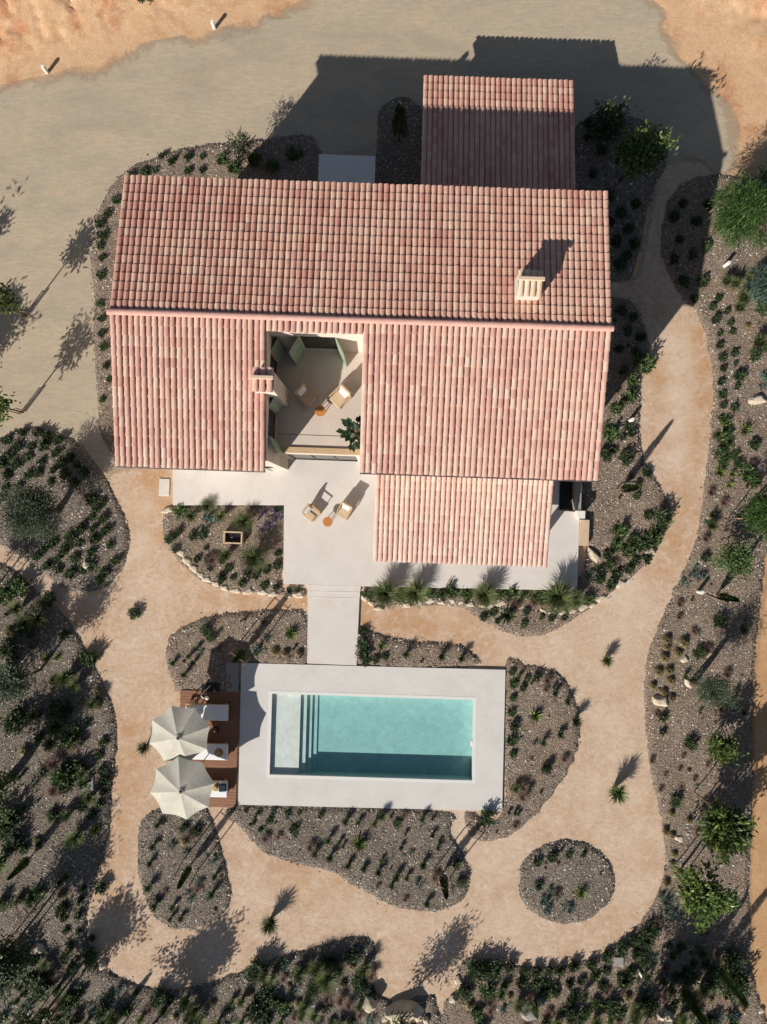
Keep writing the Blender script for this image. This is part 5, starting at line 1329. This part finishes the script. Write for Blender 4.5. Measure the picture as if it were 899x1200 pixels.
# ------------------------------------------------------------------ timber deck, loungers, parasols
p0 = W(212, 945, .14); p1 = W(281, 809, .14)
e = empty('timber_deck', (p0[0], p1[1], 0), HROT * .8)
tag(e, 'reddish brown timber deck along the left side of the pool surround', 'deck')
mb = MB(); Ld = p1[0] - p0[0] - .02; Hd = p1[1] - p0[1]; nb = 38
for i in range(nb):
    y1_ = -i * Hd / nb; mb.box(0.0, Ld + .02 * 0, y1_ - Hd / nb + .008, y1_, .10, .135 + .001 * (i % 2))
mb.build('boards', M['deck'], e)
mb = MB(); mb.box(0.02, Ld - .02, -Hd + .02, -.02, -.02, .098); mb.build('frame', M['black'], e)
DK = .137
def lounger(xr, yc, label, back=0, length=2.0):
    """foot end at the right (photo xr), head to the left"""
    p = W(xr, yc, .45); e = empty('sun_lounger', (p[0], p[1], DK), R(-1.5)); tag(e, label, 'sun lounger', 'sun loungers on the deck')
    w = .37
    mb = MB()
    for y in (-w, w - .05): mb.box(-length, 0, y, y + .05, .20, .27)
    for x in (-length, -.05, -1.32): mb.box(x, x + .05, -w + .051, w - .051, .20, .27)
    mb.build('frame', M['sandwood'], e, bevel=.004)
    for x in (-length + .1, -.18):
        for y in (-w, w - .06):
            mb = MB(); mb.box(x, x + .06, y, y + .06, 0, .199); mb.build('leg', M['sandwood'], e)
    L0 = -1.28 if back else -length
    mb = MB(); mb.box(L0, .0, -w + .01, w - .01, .272, .372); mb.build('mattress', M['white'], e, bevel=.03)
    if back:
        mb = MB(); mat = Matrix.Translation((-1.30, 0, .30)) @ Matrix.Rotation(R(back), 4, 'Y')
        mb.box(-.70, 0, -w + .01, w - .01, 0, .10, 0, mat); mb.build('backrest', M['white'], e, bevel=.03)
        mb = MB(); mb.box(-.60, -.2, -w + .06, w - .06, .101, .20, 0, mat); mb.build('pillow', M['white'], e, bevel=.04)
    return e
lounger(268, 835.5, 'white sun lounger uppermost on the deck with a raised back and pillow', 38)
lounger(267.5, 881.5, 'white sun lounger in the middle of the deck with a straw hat on it')
lounger(267, 925, 'white sun lounger lowest on the deck with a navy towel and hat')
def hat(x, y, z, label):
    p = W(x, y, z); e = empty('straw_hat', (p[0], p[1], z)); tag(e, label, 'hat')
    mb = MB(); mb.cyl(0, 0, 0, .012, .21, 26, .19); mb.build('brim', M['straw'], e, smooth=False)
    mb = MB(); mb.tube([(0, 0, .0125), (0, 0, .08), (0, 0, .115)], [.1, .092, .05], 20); mb.build('crown', M['straw'], e)
    mb = MB(); mb.tube([(0, 0, .02), (0, 0, .045)], [.1035, .1], 20, cap=False); mb.build('ribbon', M['black'], e)
ZL = DK + .374
hat(257, 882, ZL, 'round straw hat lying on the middle lounger')
hat(253.5, 922, ZL + .01, 'straw hat beside the navy towel on the lowest lounger')
p = W(261.5, 923, ZL); mb = MB(); mb.box(-.17, .17, -.17, .17, 0, .06); mb.box(-.15, .15, -.16, .15, .0605, .10)
tag(mb.build('towel', M['navy'], None, bevel=.02, loc=(p[0], p[1], ZL), rz=.05), 'folded navy towel on the lowest lounger', 'towel')
# slatted side chair in the deck corner
p = W(231, 823, .3); e = empty('folding_stool', (p[0] - .05, p[1], DK), .0); tag(e, 'slatted wooden stool at the upper left of the deck', 'stool')
mb = MB()
for k in range(5): mb.box(-.2 + k * .085, -.2 + k * .085 + .06, -.2, .2, .40, .425)
mb.build('seat', M['darkwood'], e)
for sx in (-.2, .16):
    for sy in (-.19, .15):
        mb = MB(); mb.box(sx, sx + .04, sy, sy + .04, 0, .399); mb.build('leg', M['darkwood'], e)
# outdoor shower
p = W(250, 808, .12); e = empty('outdoor_shower', (p[0], p[1], .0)); tag(e, 'outdoor shower with a dark tray and curved white pipe above the deck', 'shower')
mb = MB(); mb.box(-.34, .3, -.10, .32, 0.0, .16); mb.build('tray', M['black'], e, bevel=.01)
mb = MB(); mb.tube([(-.1, .2, .1), (-.1, .2, 1.75), (-.05, .17, 1.95), (.06, .12, 2.0), (.16, .08, 1.9)], .022, 8); mb.build('pipe', M['whitepaint'], e, smooth=True)
mb = MB(); mb.tube([(.16, .08, 1.9), (.17, .075, 1.84)], [.03, .09], 14); mb.build('shower_head', M['whitepaint'], e)
# low side table between the first two loungers
p = W(251, 858, .45); e = empty('side_table', (p[0], p[1], DK)); tag(e, 'small dark side table between the upper and middle loungers', 'table')
mb = MB(); mb.cyl(0, 0, .30, .33, .2, 22); mb.build('top', M['darkwood'], e)
mb = MB(); mb.cyl(0, 0, 0, .299, .03, 10); mb.build('leg', M['black'], e)
mb = MB(); mb.cyl(0, 0, 0, .014, .17, 18); mb.build('base', M['black'], e)
p = W(252, 857, .5); mb = MB(); mb.cyl(0, 0, 0, .13, .028, 12, .036)
tag(mb.build('drinking_glass', M['whitepaint'], None, loc=(p[0], p[1], DK + .332)), 'pale cup on the dark side table between loungers', 'cup')
def parasol(x, y, label, rad, tilt, rot, h=2.35):
    p = W(x, y, h); b = (p[0], p[1])
    e = empty('parasol', (b[0], b[1], DK), 0); tag(e, label, 'parasol', 'round parasols over the loungers')
    mb = MB(); mb.cyl(0, 0, 0, .07, .26, 24); mb.cyl(0, 0, .0705, .25, .04, 14); mb.build('base', M['greystone'], e, bevel=.01)
    zt = h - DK
    mb = MB(); mb.cyl(0, 0, .08, zt - .03, .022, 12); mb.build('pole', M['sandwood'], e, smooth=True)
    T_ = Matrix.Translation((0, 0, zt)) @ Matrix.Rotation(tilt[0], 4, 'X') @ Matrix.Rotation(tilt[1], 4, 'Y')
    mb = MB(); n = 8; seg = 6; dz = .38; rr = [.09, .35, .62, .84, 1.0]
    V = []
    for q in rr:
        for k in range(n * seg):
            t = rot + 2 * math.pi * k / (n * seg); u = (k % seg) / seg; sc = 1 - .10 * math.sin(math.pi * u) * q
            # straight chords between ribs with a light sag of the cloth
            ch = math.cos(math.pi / n) / math.cos((u - .5) * 2 * math.pi / n)
            r_ = rad * q * ch / math.cos(0) * (1 if u else 1) ; r_ = rad * q * (ch if u else 1.0) * (1 - .045 * math.sin(math.pi * u) * q)
            z = -dz * (q ** 1.15) - .035 * math.sin(math.pi * u) * q
            V.append(T_ @ Vector((math.cos(t) * r_, math.sin(t) * r_, z)))
    m = n * seg; fs = []
    for a in range(len(rr) - 1):
        for k in range(m): fs.append((a * m + k, (a + 1) * m + k, (a + 1) * m + (k + 1) % m, a * m + (k + 1) % m))
    V2 = [v - Vector((0, 0, .006)) for v in V]; N = len(V)
    mb.add(V + V2, fs + [tuple(N + i for i in f[::-1]) for f in fs] + [((len(rr) - 1) * m + k, N + (len(rr) - 1) * m + k, N + (len(rr) - 1) * m + (k + 1) % m, (len(rr) - 1) * m + (k + 1) % m) for k in range(m)])
    mb.build('canopy', M['canopy'], e)
    mb = MB()
    m0 = 24; V = [T_ @ Vector((math.cos(2 * math.pi * k / m0) * .15, math.sin(2 * math.pi * k / m0) * .15, -.012)) for k in range(m0)] + [T_ @ Vector((0, 0, .05))]
    mb.add(V, [(k, (k + 1) % m0, m0) for k in range(m0)]); mb.build('vent', M['canopy'], e)
    mb = MB()
    for k in range(n):
        t = rot + 2 * math.pi * k / n; mb = MB()
        mb.tube([T_ @ Vector((math.cos(t) * rad * q, math.sin(t) * rad * q, -dz * (q ** 1.15) - .022)) for q in (.05, .5, .99)], .009, 5)
        mb.build('rib', M['sandwood'], e)
    mb = MB()
    for k in range(5):
        t = rot + k * 1.257 + .3; c = T_ @ Vector((math.cos(t) * .055, math.sin(t) * .055, .06)); mb.tube([c - Vector((0, 0, .05)), c + Vector((0, 0, .03))], [.022, .014], 8)
    mb.tube([T_ @ Vector((0, 0, .04)), T_ @ Vector((0, 0, .07))], [.028, .018], 10)
    mb.build('finial', M['black'], e)
parasol(209, 865, 'off white parasol over the upper loungers', 1.36, (R(4), R(5)), .25)
parasol(212, 928, 'off white parasol over the lowest lounger', 1.42, (R(2), R(3)), .12, 2.42)

# ------------------------------------------------------------------ lounge chairs and tables
def chair(name_label, x, y, face, z, grp, hgt=.4):
    kk = .9 if z > 2 else .82
    """face = direction (radians, world) the sitter looks towards"""
    p = W(x, y, z + hgt); e = empty('lounge_chair', (p[0], p[1], z), face - math.pi / 2); e.scale = (kk, kk, .95); tag(e, name_label, 'chair', grp)
    w, d = .36, .38
    mb = MB()
    for x_ in (-w, w - .05): mb.box(x_, x_ + .05, -d, d, .16, .22)
    for y_ in (-d, d - .05): mb.box(-w + .051, w - .051, y_, y_ + .05, .16, .22)
    mb.build('frame', M['sandwood'], e, bevel=.004)
    for x_ in (-w, w - .05):
        for y_ in (-d, d - .05):
            mb = MB(); mb.box(x_, x_ + .05, y_, y_ + .05, 0, .159); mb.build('leg', M['sandwood'], e)
    for x_ in (-w, w - .05):
        mb = MB(); mb.box(x_, x_ + .05, -d, -d + .05, .221, .52); mb.box(x_, x_ + .05, d - .1, d - .05, .221, .52); mb.box(x_ - .01, x_ + .06, -d, d - .04, .521, .55); mb.build('armrest', M['sandwood'], e, bevel=.006)
    mb = MB(); mb.box(-w + .055, w - .055, -d + .16, d + .03, .222, .35); mb.build('seat', M['cap2'], e, bevel=.03)
    mat = Matrix.Translation((0, -d + .10, .24)) @ Matrix.Rotation(R(14), 4, 'X')
    mb = MB(); mb.box(-w + .055, w - .055, -.07, .06, 0, .56, 0, mat); mb.build('backrest', M['cap2'], e, bevel=.03)
    mat = Matrix.Translation((0, -d + .20, .36)) @ Matrix.Rotation(R(28), 4, 'X')
    mb = MB(); mb.box(-.22, .22, -.05, .07, 0, .36, 0, mat); mb.build('cushion', M['white'], e, bevel=.04)
M['cap2'] = plain('sand_fabric', (196, 172, 142), .9, .06)
def round_table(x, y, z, label, grp):
    p = W(x, y, z + .45); e = empty('round_table', (p[0], p[1], z)); tag(e, label, 'table', grp)
    mb = MB(); mb.cyl(0, 0, .42, .45, .225, 30); mb.build('top', M['orange'], e, bevel=.006)
    for k in range(3):
        t = k * 2.094; mb = MB(); mb.tube([(math.cos(t) * .16, math.sin(t) * .16, 0), (math.cos(t) * .1, math.sin(t) * .1, .419)], .018, 7); mb.build('leg', M['orange'], e)
chair('shaded lounge chair left of the round table on the upper terrace', 359.5, 463, R(-42), TZ, 'terrace lounge chairs')
chair('sunlit lounge chair right of the round table on the upper terrace', 399, 465, R(225), TZ, 'terrace lounge chairs')
round_table(376, 481.5, TZ, 'round orange wood table between the chairs on the upper terrace', 'round wooden tables')
chair('lounge chair left of the round table on the lower patio', 366, 601, R(-38), PZ, 'patio lounge chairs')
chair('lounge chair right of the round table on the lower patio', 404, 599, R(242), PZ, 'patio lounge chairs')
round_table(384.5, 611.5, PZ, 'round orange wood table between the chairs on the lower patio', 'round wooden tables')

# ------------------------------------------------------------------ camera, sun, sky
cam = bpy.data.cameras.new('camera'); co = bpy.data.objects.new('camera', cam); COL.objects.link(co)
co.location = (0, 0, HC); co.rotation_euler = (0, 0, 0); cam.sensor_fit = 'VERTICAL'; cam.sensor_height = 36; cam.lens = 24; cam.clip_end = 3000; cam.clip_start = .5
SC.camera = co
s = bpy.data.lights.new('sun', 'SUN'); s.energy = SUN_E; s.angle = R(.5); s.color = (1, .95, .88)
so = bpy.data.objects.new('sun', s); COL.objects.link(so); so.location = (-20, -26, 20)
ce = math.cos(R(ELEV)); d = Vector((SX * ce, SY * ce, -math.sin(R(ELEV))))
so.rotation_euler = d.to_track_quat('-Z', 'Y').to_euler()
w = bpy.data.worlds.new('World'); SC.world = w; w.use_nodes = True; nt = w.node_tree
bg = nt.nodes['Background']; sky = nt.nodes.new('ShaderNodeTexSky'); sky.sky_type = 'NISHITA'; sky.sun_disc = False
sky.sun_elevation = R(ELEV); sky.sun_rotation = math.atan2(-SX, -SY) % (2 * math.pi); sky.air_density = 1.0; sky.dust_density = 1.0
nt.links.new(sky.outputs[0], bg.inputs[0]); bg.inputs[1].default_value = SKY_S
vs = SC.view_settings; SC.display_settings.display_device = 'sRGB'
vs.view_transform = 'Standard'; vs.look = 'None'; vs.exposure = EXPO; vs.gamma = 1; vs.use_curve_mapping = False
SC.cycles.max_bounces = 8; SC.cycles.transparent_max_bounces = 16
SC.cycles.use_denoising = True
